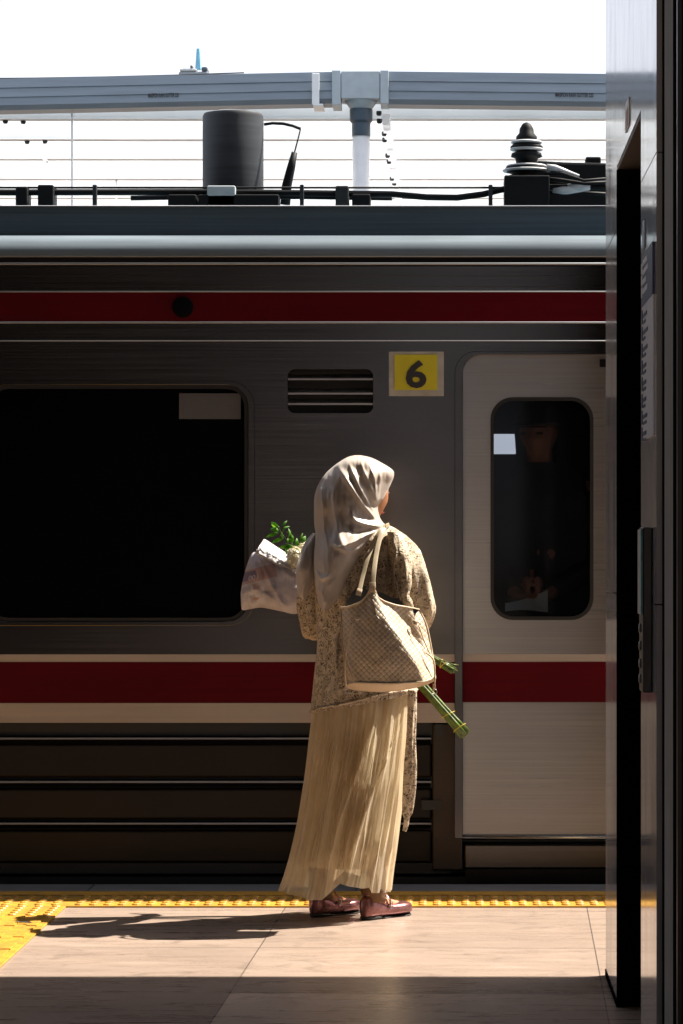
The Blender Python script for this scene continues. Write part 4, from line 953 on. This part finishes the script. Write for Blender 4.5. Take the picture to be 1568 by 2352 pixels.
kr = [([(938, 1600), (915, 1680), (880, 1760), (845, 1850), (815, 1950), (800, 2030)], .030, 5), ([(930, 1620), (900, 1720), (870, 1800), (850, 1900), (830, 2040)], -.008, 8), ([(936, 1640), (925, 1740), (912, 1850), (893, 1990)], .026, 6),
      ([(870, 1600), (850, 1700), (800, 1830), (765, 1950), (748, 2060)], .020, 6), ([(800, 1620), (775, 1750), (745, 1900), (725, 2050)], .012, 5), ([(850, 1620), (830, 1700), (780, 1830)], -.012, 6)]
_r = random.Random(11)
for i in range(24):
    xw = 724 + i * 8.9 + _r.uniform(-3, 3); xh = 652 + i * 10.1 + _r.uniform(-5, 5) - (12 if i > 14 else 0); xm = xw * .45 + xh * .55 + _r.uniform(-4, 6)
    kr.append(([(xw, 1590 + _r.uniform(0, 60)), (xw * .75 + xh * .25 + 3, 1730), (xm, 1850), (xh, 2052 - _r.uniform(0, 80))], _r.uniform(.010, .019), _r.uniform(1.3, 2.6)))
hemx = [640, 652, 690, 721, 745, 765, 786, 812, 836, 846, 856, 870, 885, 900]; hemy = [2038, 2042, 2046, 2051, 2050, 2032, 2012, 2020, 2026, 2024, 2038, 2040, 2042, 2044]
hb = 2048.0; hemy2 = [hb] + [v - 0 for v in hemy[1:]]
mb = MB(); relief(mb, sk, 170, 560, kr, [(.03, .012, .008, 4.4)], False, False, pleats, (hemx, hemy2, 1960))
tl_ = mb.build('skirt', M['tulle'], wo, True)
lin = [(a + 5 + max(0, (b - 1650)) * .055, b, c - 5, d, e, f - .014, g - .014) for a, b, c, d, e, f, g in sk[:-2]] + [(684, 1965, 888, 1972, 10.56, .165, .15), (682, 1982, 886, 1988, 10.56, .165, .15)]
mb = MB(); relief(mb, lin, 110, 300, [(p, a_ * .8, w_) for p, a_, w_ in kr], [(.03, .012, .008, 4.4)], False, False, lambda th, T, X, Y: pleats(th, T, X, Y) * .7)
mb.build('underskirt', M['lining'], tl_, True)
mb = MB()
for an_ in (anL, anR):
    mb = MB(); P = []; rr_ = []
    for i in range(22):
        t = i / 21; P.append(an_ + np.array((0, 0, .36 - .375 * t)) + (0 if i else 0)); rr_.append(.050 - .012 * t + (.0035 * math.sin(i * 2.1) if t > .62 else 0) + (.003 if t > .8 else 0))
    mb.tube(P, rr_, 28); mb.build('legging', M['legging'], wo, True)

def shoe(heel, toe, lab):
    heel = np.array(heel, float); toe = np.array(toe, float); L = np.linalg.norm(toe - heel); f = (toe - heel) / L; r = np.array((f[1], -f[0], 0))
    def shell(prof, zb, n=28, mbx=None):
        V = []; m = len(prof)
        for t, w_, h in prof:
            for k in range(n):
                a = 2 * math.pi * k / n; cx = math.cos(a); sz = math.sin(a)
                x = w_ * math.copysign(abs(cx) ** .75, cx); z = zb + h * (.5 + .5 * math.copysign(abs(sz) ** .7, sz))
                V.append(heel + f * t * L + r * x + np.array((0, 0, z)))
        Fc = [(i * n + k, i * n + (k + 1) % n, (i + 1) * n + (k + 1) % n, (i + 1) * n + k) for i in range(m - 1) for k in range(n)] + [tuple(range(n))[::-1], tuple((m - 1) * n + k for k in range(n))]
        mbx.add(V, Fc)
    def dense(prof, m=30):
        pr = np.array(prof); Q, _ = herm(pr, pr[:, 0], m); return [(max(min(q[0], 1), 0), max(q[1], .003), max(q[2], .004)) for q in Q]
    mb = MB(); shell(dense([(0, .012, .058), (.03, .024, .070), (.12, .031, .073), (.28, .032, .060), (.45, .032, .044), (.62, .039, .041), (.78, .043, .043), (.90, .036, .041), (.97, .022, .032), (1.0, .008, .02)]), .007, mbx=mb)
    o = mb.build('shoe', M['shoe'], wo, True)
    mb = MB(); shell(dense([(0, .011, .014), (.04, .023, .015), (.25, .028, .013), (.33, .026, .007), (.6, .033, .005), (.8, .038, .006), (.93, .028, .007), (.99, .010, .009)]), .0, mbx=mb); mb.build('sole', M['black'], o, True)
    # opening edge and instep strap
    mb = MB(); P = []
    for k in range(33):
        a = 2 * math.pi * k / 32; t = .31 + .27 * math.cos(a); h = .085 - .062 * max(0, t - .06) / .5
        P.append(heel + f * t * L + r * (.031 * math.sin(a)) + np.array((0, 0, max(h, .048))))
    mb.tube(P, .0028, 8, False); mb.build('topline', M['shoe'], o, True)
    mb = MB(); c = heel + f * (.43 * L)
    mb.tube([c + r * .036 + (0, 0, .040), c + r * .033 + (0, 0, .062), c + r * .014 + (0, 0, .082), c - r * .014 + (0, 0, .082), c - r * .034 + (0, 0, .058)], .0062, 8, True, .3, (0, 0, 1)); mb.build('strap', M['shoe'], o, True)
    mb = MB(); b = c + r * .0395 + np.array((0, 0, .047)); q = [b + f * .006 + (0, 0, .010), b + f * .006 - (0, 0, .012), b - f * .006 - (0, 0, .012), b - f * .006 + (0, 0, .010), b + f * .006 + (0, 0, .010)]
    mb.tube(q, .0014, 6); mb.build('buckle', M['metalring'], o)
def FP(x, y): d = CH * F / (y - VY); return np.array(((x - VX) * d / F, d, 0))
shoe(FP(717, 2107), FP(821, 2094), 'l'); shoe(FP(834, 2114), FP(938, 2099.5), 'r')

# ---------------------------------------------------------------- handbag
bg_ = thing('handbag', 'beige woven leather shoulder bag hanging behind the woman', 'handbag', tuple(PT(860, 1570, 10.28)))
cols = [[(508, 1142, 10.34), (515, 1260, 10.33), (525, 1400, 10.32), (538, 1530, 10.31), (552, 1650, 10.30)],
        [(560, 1138, 10.30), (575, 1270, 10.285), (560, 1400, 10.275), (568, 1520, 10.27), (598, 1636, 10.26)],
        [(640, 1108, 10.285), (650, 1240, 10.265), (660, 1370, 10.25), (670, 1500, 10.24), (690, 1640, 10.235)],
        [(680, 1065, 10.28), (690, 1210, 10.255), (715, 1350, 10.235), (740, 1490, 10.225), (770, 1642, 10.222)],
        [(702, 1024, 10.28), (735, 1180, 10.245), (780, 1330, 10.225), (820, 1480, 10.215), (860, 1644, 10.215)],
        [(735, 1024, 10.28), (800, 1190, 10.245), (900, 1340, 10.225), (985, 1480, 10.218), (1055, 1632, 10.230)],
        [(752, 1075, 10.285), (840, 1210, 10.268), (935, 1350, 10.258), (1015, 1475, 10.250), (1078, 1626, 10.246)],
        [(800, 1103, 10.295), (885, 1230, 10.305), (970, 1365, 10.305), (1045, 1475, 10.295), (1103, 1618, 10.268)],
        [(872, 1127, 10.32), (935, 1240, 10.342), (1002, 1360, 10.340), (1065, 1470, 10.322), (1120, 1604, 10.290)],
        [(955, 1140, 10.345), (1010, 1240, 10.350), (1058, 1370, 10.345), (1094, 1480, 10.328), (1127, 1606, 10.297)],
        [(1030, 1155, 10.39), (1076, 1260, 10.385), (1106, 1400, 10.372), (1122, 1510, 10.345), (1134, 1612, 10.303)]]
NR, NS = 60, 10
cc = []
for c_ in cols: Q, _ = herm(np.array(c_), [0, 1, 2, 3, 4], NR); cc.append(Q)
cc = np.array(cc)
full = []
for i in range(len(cols) - 1):
    for s_ in range(NS): u = s_ / NS; full.append(cc[i] * (1 - u) + cc[i + 1] * u)
full.append(cc[-1]); full = np.array(full)
for _ in range(10): full[1:-1] = full[1:-1] * .5 + (full[:-2] + full[2:]) * .25
for i in range(full.shape[0]):
    for j in range(NR): full[i, j, 2] += .004 * mnoise.noise((full[i, j, 0] * .012, full[i, j, 1] * .009, 2.)) + .002 * mnoise.noise((full[i, j, 0] * .03, full[i, j, 1] * .02, 7.))
NC = full.shape[0]
V = []; UV = []
for i in range(NC):
    for j in range(NR): x, y, d = full[i, j]; V.append(PT(*ZX(x, y), d)); UV.append((x / 100, y / 100))
Fc = [(i * NR + j, i * NR + j + 1, (i + 1) * NR + j + 1, (i + 1) * NR + j) for i in range(NC - 1) for j in range(NR - 1)]
k0 = len(V)
for i in range(NC):
    for j in range(NR): x, y, d = full[i, j]; V.append(PT(*ZX(x, y), max(d + .012, 10.405 - .03 * (i in (0, NC - 1))))); UV.append((x / 100, y / 100))
Fc += [(k0 + i * NR + j, k0 + (i + 1) * NR + j, k0 + (i + 1) * NR + j + 1, k0 + i * NR + j + 1) for i in range(NC - 1) for j in range(NR - 1)]
for i in (0, NC - 1): Fc += [(i * NR + j, i * NR + j + 1, k0 + i * NR + j + 1, k0 + i * NR + j) for j in range(NR - 1)]
mb = MB(); mb.add(V, Fc, UV); mb.build('woven_body', M['weave'], bg_, True, uv=True)
mb = MB(); NB = 12; V = []
bx = [552, 600, 700, 780, 900, 1010, 1080, 1134]; by = [1672, 1684, 1694, 1698, 1688, 1668, 1648, 1620]
for i in range(NC):
    x, y, d = full[i, -1]; yb = max(float(np.interp(x, bx, by)), y + 4)
    for j in range(NB):
        u = j / (NB - 1); V.append(PT(*ZX(x + (560 - x) * .0, y - 2 + (yb - y + 2) * u ** .8), d + .001 + .11 * u ** 1.6))
Fc = [(i * NB + j, i * NB + j + 1, (i + 1) * NB + j + 1, (i + 1) * NB + j) for i in range(NC - 1) for j in range(NB - 1)]
mb.add(V, Fc)
o = mb.build('base', M['leather'], bg_, True); m_ = o.modifiers.new('t', 'SOLIDIFY'); m_.thickness = .004; m_.offset = 0
mb = MB(); mb.tube([PT(*ZX(x, y - 1), d - .002) for x, y, d in full[:, -1]], .0022, 8); mb.build('base_seam', M['strap'], bg_, True)
mb = MB(); pol = [(535, 1137), (560, 1085), (590, 1040), (612, 1004), (650, 1002), (700, 1030), (740, 1035), (790, 1045), (850, 1075), (890, 1082), (960, 1140), (1025, 1158), (1000, 1190), (700, 1190), (545, 1180)]
mb.extr([tuple(PT(*ZX(*p), 10.36)[[0, 2]]) for p in pol], [], 10.36, 10.366); mb.build('lining', M['blackpaint'], bg_)
edge = [cc_ for cc_ in full[:, 0]]
mb = MB(); mb.tube([PT(*ZX(x, y), d - .0015) for x, y, d in edge], .0032, 8); mb.tube([PT(*ZX(x, y), d - .001) for x, y, d in full[0]], .003, 8); mb.tube([PT(*ZX(x, y), d - .001) for x, y, d in full[-1]], .003, 8); mb.build('edge_piping', M['leather'], bg_, True)
def ribbon(name, pts, wpx, mat='strap', par=bg_, th=.13):
    P = np.array([PT(*ZX(x, y), d) for x, y, d in pts]); L = np.concatenate([[0], np.cumsum(np.linalg.norm(np.diff(P, axis=0), axis=1))]); Q, _ = herm(P, L, 40)
    mb = MB(); mb.tube(list(Q), wpx * .3475 / 2 * 10.35 / F, 14, True, th, (0, 1, 0)); return mb.build(name, M[mat], par, True)
ribbon('strap', [(718, 1010, 10.277), (728, 900, 10.30), (745, 780, 10.34), (768, 680, 10.375), (790, 625, 10.40), (815, 600, 10.46), (830, 615, 10.56), (820, 760, 10.62)], 33)
ribbon('strap', [(632, 1035, 10.345), (655, 930, 10.375), (685, 820, 10.40), (715, 740, 10.425), (755, 660, 10.435), (790, 612, 10.46), (800, 612, 10.55), (790, 760, 10.62)], 30)
ribbon('strap_tab', [(714, 1040, 10.274), (717, 1010, 10.2735), (719, 975, 10.279)], 44, 'leather'); ribbon('strap_tab', [(624, 1062, 10.342), (630, 1035, 10.343), (636, 1018, 10.348)], 38, 'leather')
def ring(name, x, y, d, r, rt, mat='metalring', par=bg_):
    c = PT(*ZX(x, y), d); mb = MB(); mb.tube([c + np.array((r * math.cos(a), 0, r * math.sin(a))) for a in np.linspace(0, 2 * math.pi, 21)], rt, 8, False); return mb.build(name, M[mat], par, True)
for (x, y, d) in ((619, 1208, 10.262), (998, 1241, 10.338)):
    c = PT(*ZX(x, y), d - .002); mb = MB(); mb.lathe((c[0], c[1], c[2]), [(.0095, .004), (.0095, -.001), (.007, -.003), (.0035, -.003)], 20, 'Y'); mb.build('eyelet_patch', M['leather'], bg_, True); ring('eyelet', x, y, d - .006, .0042, .0012)
ring('drawstring_ring', 590, 1228, 10.256, .006, .0014); ring('drawstring_ring', 1022, 1250, 10.338, .006, .0014)
def cord(pts, r=.0028): 
    P = np.array([PT(*ZX(x, y), d) for x, y, d in pts]); L = np.concatenate([[0], np.cumsum(np.linalg.norm(np.diff(P, axis=0), axis=1))]); Q, _ = herm(P, L, 30); mb = MB(); mb.tube(list(Q), r, 8); mb.build('drawstring', M['leather'], bg_, True)
cord([(592, 1236, 10.248), (570, 1340, 10.248), (548, 1440, 10.255), (540, 1560, 10.265), (546, 1660, 10.280)]); cord([(505, 1255, 10.315), (520, 1400, 10.30), (560, 1540, 10.262), (598, 1630, 10.25)], .002)
cord([(1025, 1260, 10.325), (1060, 1360, 10.318), (1100, 1450, 10.305), (1124, 1490, 10.300), (1130, 1560, 10.290), (1130, 1650, 10.29)]); cord([(1075, 1440, 10.298), (1110, 1470, 10.296), (1126, 1500, 10.296)], .003)
for x, y, d in ((545, 1665, 10.284), (1127, 1665, 10.298)): ribbon('ring_tab', [(x - 1, y - 20, d), (x, y + 2, d - .001), (x + 1, y + 22, d)], 20, 'leather')
ring('bag_ring', 546, 1694, 10.284, .0085, .0016); ring('bag_ring', 1128, 1698, 10.298, .0085, .0016)

# ---------------------------------------------------------------- bouquets
def leafm(mb, a, b, wd, d, curl=.008, roll=0.):
    A = PT(*a, d); B = PT(*b, d + .01); t = B - A; L = np.linalg.norm(t); t /= L; nrm = np.array((math.sin(roll), -math.cos(roll), .25)); nrm -= t * (nrm @ t); nrm /= np.linalg.norm(nrm); s_ = np.cross(t, nrm)
    V = []; n = 10
    for i in range(n + 1):
        u = i / n; hw = wd * math.sin(math.pi * u ** .8) * .5 + .0003; c = A + t * L * u + nrm * curl * math.sin(math.pi * u)
        V += [c - s_ * hw + nrm * hw * .35, c, c + s_ * hw + nrm * hw * .35]
    m = len(V); V += [v - nrm * .0006 for v in V]
    Fc = []
    for i in range(n):
        for k in (0, 1): a_ = i * 3 + k; Fc += [(a_, a_ + 1, a_ + 4, a_ + 3), (m + a_, m + a_ + 3, m + a_ + 4, m + a_ + 1)]
        Fc += [(i * 3, i * 3 + 3, m + i * 3 + 3, m + i * 3), (i * 3 + 2, m + i * 3 + 2, m + i * 3 + 5, i * 3 + 5)]
    mb.add(V, Fc)
def Z3(x, y): return (532.8 + .14285 * x, 1174.5 + .14285 * y)
b2 = thing('flower_bouquet', 'bouquet of white flowers with leafy green sprig and thick green stalks', 'bouquet', tuple(PT(1072, 1691, 10.78)))
def stems(par, a, b, da, db, n, rad, r, seed):
    rs = random.Random(seed); A = PT(*a, da); B = PT(*b, db); t = (B - A) / np.linalg.norm(B - A); u = np.cross(t, (0, 1, 0)); u /= np.linalg.norm(u); v = np.cross(t, u)
    for i in range(n):
        if i == 0: rr2, an = 0, 0
        elif i < 7: rr2, an = rad * .5, i * 60
        else: rr2, an = rad, i * 360 / (n - 7) + 13
        o_ = u * rr2 * math.cos(R(an)) + v * rr2 * math.sin(R(an)) * .8; P = []; Rr = []
        s0 = -.012 * rs.random()
        for k in range(15):
            q = k / 14; P.append(A + (B - A) * q + t * s0 * 0 + o_ * (1 - .35 * math.sin(math.pi * min(1, q * 2.2))) + u * .002 * math.sin(5 * q + i) - t * (s0 if k == 0 else 0))
            Rr.append(r * (1 + (.12 if k in (3, 8) and i % 2 else 0) + .05 * rs.random()))
        mb = MB(); mb.tube(P, Rr, 9); mb.build('stem', M['stem'], par, True)
stems(b2, (1072, 1691), (700, 1270), 10.78, 10.90, 12, .0175, .0078, 3)
def twine(par, a, b, da, db, q, rad, tilt=0.): 
    A = PT(*a, da); B = PT(*b, db); t = (B - A) / np.linalg.norm(B - A); u = np.cross(t, (0, 1, 0)); u /= np.linalg.norm(u); v = np.cross(t, u); c = A + (B - A) * q
    mb = MB(); mb.tube([c + rad * (u * math.cos(k) + v * math.sin(k)) + t * tilt * math.cos(k) for k in np.linspace(0, 2 * math.pi, 25)], .0011, 6, False); mb.build('twine', M['twine'], par, True)
twine(b2, (1072, 1691), (700, 1270), 10.78, 10.90, .115, .0262, .006); twine(b2, (1072, 1691), (700, 1270), 10.78, 10.90, .045, .0262, .003)
mb = MB(); fcn = PT(*Z3(1010, 740), 10.72); 
for k in range(150):
    a = k * 2.39996; zz = 1 - 2 * (k + .5) / 150; rr_ = math.sqrt(1 - zz * zz); nrm = np.array((rr_ * math.cos(a), rr_ * math.sin(a), zz)); c = fcn + nrm * .022 * (1 + .35 * random.random()) * np.array((1, 1, 1.25))
    t = np.cross(nrm, (random.uniform(-1, 1), random.uniform(-1, 1), random.uniform(-1, 1))); t /= np.linalg.norm(t); s_ = np.cross(nrm, t); w_ = .008
    V = [c - t * w_, c + s_ * w_ * .7 + nrm * .003, c + t * w_ + nrm * .004, c - s_ * w_ * .7 + nrm * .003, c - nrm * .004]; mb.add(V, [(0, 1, 2, 3), (0, 4, 1), (1, 4, 2), (2, 4, 3), (3, 4, 0)])
mb.build('flower_head', M['petal'], b2)
mb = MB(); fcn2 = PT(*Z3(1130, 640), 10.76)
for k in range(110):
    a = k * 2.39996; zz = 1 - 2 * (k + .5) / 110; rr_ = math.sqrt(1 - zz * zz); nrm = np.array((rr_ * math.cos(a), rr_ * math.sin(a), zz)); c = fcn2 + nrm * .024 * (1 + .3 * random.random())
    t = np.cross(nrm, (random.uniform(-1, 1), random.uniform(-1, 1), random.uniform(-1, 1))); t /= np.linalg.norm(t); s_ = np.cross(nrm, t); w_ = .007
    V = [c - t * w_, c + s_ * w_ * .7 + nrm * .003, c + t * w_ + nrm * .004, c - s_ * w_ * .7 + nrm * .003, c - nrm * .004]; mb.add(V, [(0, 1, 2, 3), (0, 4, 1), (1, 4, 2), (2, 4, 3), (3, 4, 0)])
mb.build('flower_head', M['petal'], b2)
for a, b, w_, dd, cu, ro in (((745, 345), (545, 415), .011, 10.74, .005, .3), ((757, 325), (615, 285), .013, 10.745, .006, .2), ((750, 262), (622, 172), .012, 10.75, .008, -.5), ((832, 428), (630, 515), .010, 10.74, .005, .1), ((800, 232), (885, 150), .007, 10.75, .003, .4),
                  ((812, 335), (932, 240), .010, 10.745, .007, -.8), ((903, 430), (905, 270), .009, 10.75, .006, .9), ((960, 520), (950, 360), .016, 10.74, .004, -.2), ((885, 520), (900, 430), .010, 10.745, .004, .4), ((1000, 560), (742, 590), .010, 10.745, .006, .8),
                  ((995, 555), (860, 690), .026, 10.735, .006, .1), ((1100, 515), (1182, 395), .014, 10.745, .005, .3), ((1015, 560), (1040, 430), .010, 10.75, .004, .5), ((1095, 520), (1020, 552), .010, 10.74, .004, -.2), ((1060, 470), (1140, 350), .006, 10.75, .004, .6), ((830, 420), (800, 330), .008, 10.75, .004, -.9)):
    mb = MB(); leafm(mb, Z3(*a), Z3(*b), w_ * 1.25, dd, cu, ro); mb.build('leaf', M['leaf'], b2, True)
mb = MB(); mb.tube([PT(*Z3(*p), 10.75) for p in ((1060, 700), (1000, 565), (960, 520), (885, 445), (830, 400), (790, 350), (755, 270), (735, 225))], [.0018] * 5 + [.0013, .001, .0006], 7)
mb.tube([PT(*Z3(*p), 10.75) for p in ((1060, 700), (1015, 560), (1060, 470), (1130, 350))], .0012, 7); mb.tube([PT(*Z3(*p), 10.75) for p in ((885, 445), (870, 380), (885, 330))], .001, 6); mb.build('twig', M['stem'], b2, True)
b1 = thing('newspaper_bouquet', 'bouquet wrapped in a printed newspaper cone with thin tied stems', 'bouquet', tuple(PT(1045, 1543, 10.74)))
stems(b1, (1045, 1543), (700, 1335), 10.74, 10.86, 13, .0115, .0038, 5)
for q, tl2 in ((.075, .006), (.09, -.004), (.19, .005)): twine(b1, (1045, 1543), (700, 1335), 10.74, 10.86, q, .0155, tl2)
mb = MB(); mb.tube([PT(1008, 1516, 10.72), PT(1025, 1520, 10.72), PT(1040, 1526, 10.72), PT(1053, 1528, 10.72)], .0022, 7); mb.tube([PT(1020, 1526, 10.725), PT(1036, 1534, 10.722), PT(1051, 1541, 10.72)], .002, 7); mb.build('side_shoot', M['stem'], b1, True)
pr_ = [(*Z3(140, 1300), *Z3(143, 1400), 10.80, .012, .012), (*Z3(165, 1150), *Z3(150, 1530), 10.80, .035, .035), (*Z3(235, 880), *Z3(172, 1588), 10.80, .055, .05), (*Z3(315, 685), *Z3(300, 1570), 10.80, .070, .06), (*Z3(400, 655), *Z3(440, 1548), 10.80, .078, .07), (*Z3(600, 700), *Z3(600, 1570), 10.80, .085, .075),
       (*Z3(800, 800), *Z3(800, 1610), 10.80, .085, .075), (*Z3(1000, 850), *Z3(1000, 1650), 10.80, .08, .07), (*Z3(1200, 950), *Z3(1200, 1600), 10.81, .065, .06), (*Z3(1500, 1150), *Z3(1450, 1500), 10.83, .035, .035), (*Z3(1700, 1350), *Z3(1650, 1480), 10.85, .02, .02)]
mb = MB(); relief(mb, pr_, 100, 110, [([Z3(*p) for p in ((400, 660), (560, 950), (720, 1280), (900, 1600))], .018, 5), ([Z3(*p) for p in ((480, 760), (640, 1020), (740, 1250))], -.012, 6), ([Z3(*p) for p in ((440, 1280), (600, 1280), (760, 1340))], -.012, 6), ([Z3(*p) for p in ((160, 1300), (440, 1260), (700, 1420), (1000, 1560))], .008, 6), ([Z3(*p) for p in ((380, 830), (480, 850), (560, 1050))], -.008, 4), ([Z3(*p) for p in ((800, 880), (900, 1000), (1020, 1100))], .01, 6)], [(.05, .05, .006, 2.2)])
mb.uv = [(u * .9, v * .9) for u, v in mb.uv]
WRAPV, WRAPF = list(mb.v), list(mb.f)
wrp = mb.build('paper_wrap', M['paper'], b1, True, uv=True)
fold = [((490, 470), (383, 640)), ((520, 446), (402, 695)), ((600, 492), (490, 742)), ((700, 558), (600, 800)), ((800, 622), (700, 862)), ((900, 690), (800, 885)), ((1000, 760), (900, 930)), ((1100, 850), (1010, 1010)), ((1160, 920), (1100, 1080))]
FT = np.array([Z3(*a) for a, b in fold]); FB = np.array([Z3(*b) for a, b in fold]); tt_ = list(range(9)); FT, _ = herm(FT, tt_, 60); FB, _ = herm(FB, tt_, 60)
mb = MB(); V = []; NF = 24
for i in range(60):
    for j in range(NF):
        u = j / (NF - 1); q = FT[i] * (1 - u) + FB[i] * u
        dd = 10.835 - .125 * math.sin(u * math.pi / 2) ** .9 + .006 * mnoise.noise((i * .13, u * 2.2, 3.)) + .008 * mnoise.noise((i * .3, u * 4., 8.)) * u
        if u > .93: dd += (u - .93) * .5
        V.append(PT(q[0], q[1] + 1.6 * mnoise.noise((i * .22, 5., 1.)) * u, dd))
mb.add(V, [(i * NF + j, i * NF + j + 1, (i + 1) * NF + j + 1, (i + 1) * NF + j) for i in range(59) for j in range(NF - 1)])
M['paperwhite'] = cloth_mat('plain_newsprint', (.66, .62, .62), (.58, .55, .56), 60, .3, .7, sheen=0); pf_ = mb.build('paper_fold', M['paperwhite'], b1, True); m_ = pf_.modifiers.new('t', 'SOLIDIFY'); m_.thickness = .0012
# printed blocks on the wrap (mirrored print showing through)
from mathutils.bvhtree import BVHTree
_bv = BVHTree.FromPolygons([tuple(v) for v in WRAPV], [tuple(f) for f in WRAPF])
def onpaper(name, txt, size, pos, right, up, mat):
    V, Fc = text_mesh(txt, size, PT(*Z3(*pos), 10.70), right, up, .0003, .0004); W = []
    for v in V:
        h = _bv.ray_cast(Vector((v[0], 10.5, v[2])), Vector((0, 1, 0))); W.append((v[0], (h[0].y if h[0] is not None else 10.75) - .0012 + (v[1] - 10.70), v[2]))
    mb = MB(); mb.add(W, Fc); mb.build(name, mat, wrp)
M['ink'] = plain('pale_ink', (.45, .40, .46), .7); M['ink2'] = plain('navy_ink', (.13, .12, .20), .7); M['ink3'] = plain('orange_ink', (.42, .20, .12), .7)
onpaper('print_number', '100', .026, (425, 1085), (-1, 0, -.22), (.12, 0, 1), M['ink']); onpaper('print_number', '000', .013, (410, 1425), (-1, 0, -.15), (.1, 0, 1), M['ink3'])

# ---------------------------------------------------------------- passenger behind the door glass
pa = thing('person', 'passenger in dark hood standing behind the train door window holding a paper', 'person', (tx(1262), TD + .45, tz(1990)))
px, py = tx(1255), TD + .42; fz0 = tz(1990)
hc2 = np.array((px - .02, py, tz(985))); mb = MB(); r2, f2, u2 = head_mesh(mb, hc2, (-.35, -.93, -.1))
blob(mb, (px, py + .02, fz0 + .85), (px, py + .02, fz0 + 1.2), .13, .14, 18); blob(mb, (px, py + .02, fz0 + 1.25), hc2 - (0, 0, .06), .06, .055)
for s_ in (-1, 1):
    sh_ = np.array((px + s_ * .17, py + .02, hc2[2] - .24)); el_ = sh_ + np.array((s_ * .04, -.04, -.28)); wr_ = np.array((px + s_ * .06 - .05, py - .20, tz(1370)))
    blob(mb, (px, py + .02, hc2[2] - .24), sh_, .07, .055); blob(mb, sh_, el_, .05, .04); blob(mb, el_, wr_, .038, .026); hand(mb, wr_, (-s_ * .7, -.3, .1), (0, -.4, .9), 1.1, s_)
    hp_ = np.array((px + s_ * .09, py + .02, fz0 + .85)); blob(mb, hp_, hp_ - (0, 0, .40), .08, .058); blob(mb, hp_ - (0, 0, .4), hp_ - (0, 0, .80), .055, .036); blob(mb, hp_ - (0, 0, .80), hp_ - np.array((0, .14, .82)), .035, .026)
M['skin2'] = skin_mat('passenger_skin', (.42, .17, .10)); b_ = body_obj(mb, M['skin2'], pa, .007)  # the passenger's own skin tone
M['cap'] = plain('black_cap', (.014, .014, .016), .8); mb = MB(); cp_ = hc2 + np.array((0, .004, .028))
pr2 = [(.094 * math.cos(a), .098 * math.sin(a)) for a in np.linspace(0, math.pi / 2 * .98, 12)]
k0_ = len(mb.v); mb.lathe(cp_, pr2, 32)
mb.v = [(v[0], cp_[1] + (v[1] - cp_[1]) * 1.14, v[2]) for v in mb.v]; mb.build('cap', M['cap'], pa, True)
mb = MB(); c_ = cp_ + f2 * .10 - np.array((0, 0, .0)); mb.add([c_ + r2 * (.07 * math.cos(a)) + f2 * (.055 * max(0, math.sin(a))) + np.array((0, 0, .006 * math.sin(a) + dz)) for dz in (0, .004) for a in np.linspace(0, math.pi, 13)], [tuple(range(13)), tuple(range(13, 26))[::-1]] + [(i, i + 1, i + 14, i + 13) for i in range(12)] + [(0, 13, 25, 12)]); mb.build('cap_brim', M['cap'], pa)
for s_ in (-1, 1):
    sh_ = np.array((px + s_ * .17, py + .02, hc2[2] - .24)); el_ = sh_ + np.array((s_ * .04, -.04, -.28)); wr_ = np.array((px + s_ * .06 - .05, py - .20, tz(1370)))
    mb = MB(); mb.tube([sh_, sh_ * .5 + el_ * .5, el_, el_ * .6 + wr_ * .4, el_ * .12 + wr_ * .88], [.072, .064, .058, .05, .042], 18); mb.build('sleeve', M['cap'], pa, True)
mb = MB()
for s_ in (-1, 1):
    mb = MB(); c = hc2 + f2 * .080 + u2 * .004 + r2 * .031 * s_; blob(mb, c - r2 * .012, c + r2 * .012, .005, .005, 8); mb.build('eye', M['dark'], b_, True)
M['hood'] = plain('black_jacket', (.015, .015, .018), .8)
mb = MB()
rws = []
for dz, hw, hd in ((.135, .02, .02), (.125, .06, .06), (.09, .092, .10), (.03, .104, .11), (-.04, .10, .10), (-.10, .10, .09), (-.15, .13, .10), (-.20, .20, .12), (-.27, .235, .14), (-.40, .22, .15), (-.60, .20, .15), (-.80, .20, .15), (-.95, .21, .15)): rws.append((dz, hw, hd))
Q, _ = herm(np.array(rws), [-r_[0] for r_ in rws], 70); V = []; n = 48
for dz, hw, hd in Q:
    for k in range(n):
        a = 2 * math.pi * k / n; y_ = py + .035 + hd * math.sin(a); 
        if dz > -.13 and math.sin(a) < -.2: y_ = max(y_, py - .055) if abs(math.cos(a)) < .75 else y_
        V.append((px - .01 + hw * math.cos(a), y_ + .01 * mnoise.noise((a * 2, dz * 8, 1)), hc2[2] + dz))
Fc = [(i * n + k, i * n + (k + 1) % n, (i + 1) * n + (k + 1) % n, (i + 1) * n + k) for i in range(69) for k in range(n) if not (Q[i][0] > -.115 and Q[i][0] < .045 and math.sin(2 * math.pi * (k + .5) / n) < -.25 and abs(math.cos(2 * math.pi * (k + .5) / n)) < .64)]
mb.add(V, Fc); mb.build('hooded_jacket', M['hood'], pa, True)
bk = thing('paper_sheet', 'pale sheet of paper held by the passenger low behind the door window', 'paper', (px - .1, py - .26, tz(1400)))
mb = MB(); d_ = py - .27; V = []
for i in range(11):
    u = i / 10; x = 1160 + 98 * u; yt = 1385 - 30 * u ** 2 - 3 * math.sin(u * 3); yb = 1404 - 3 * math.sin(u * 4)
    for y in (yt, yb): V.append(PT(x, y, d_ + .02 * math.sin(u * 3)))
m = len(V); V += [v + np.array((0, .0015, 0)) for v in V]; Fc = [(2 * i, 2 * i + 1, 2 * i + 3, 2 * i + 2) for i in range(10)] + [(m + 2 * i, m + 2 * i + 2, m + 2 * i + 3, m + 2 * i + 1) for i in range(10)]
mb.add(V, Fc); mb.build('sheet', M['whitepaint'], bk)
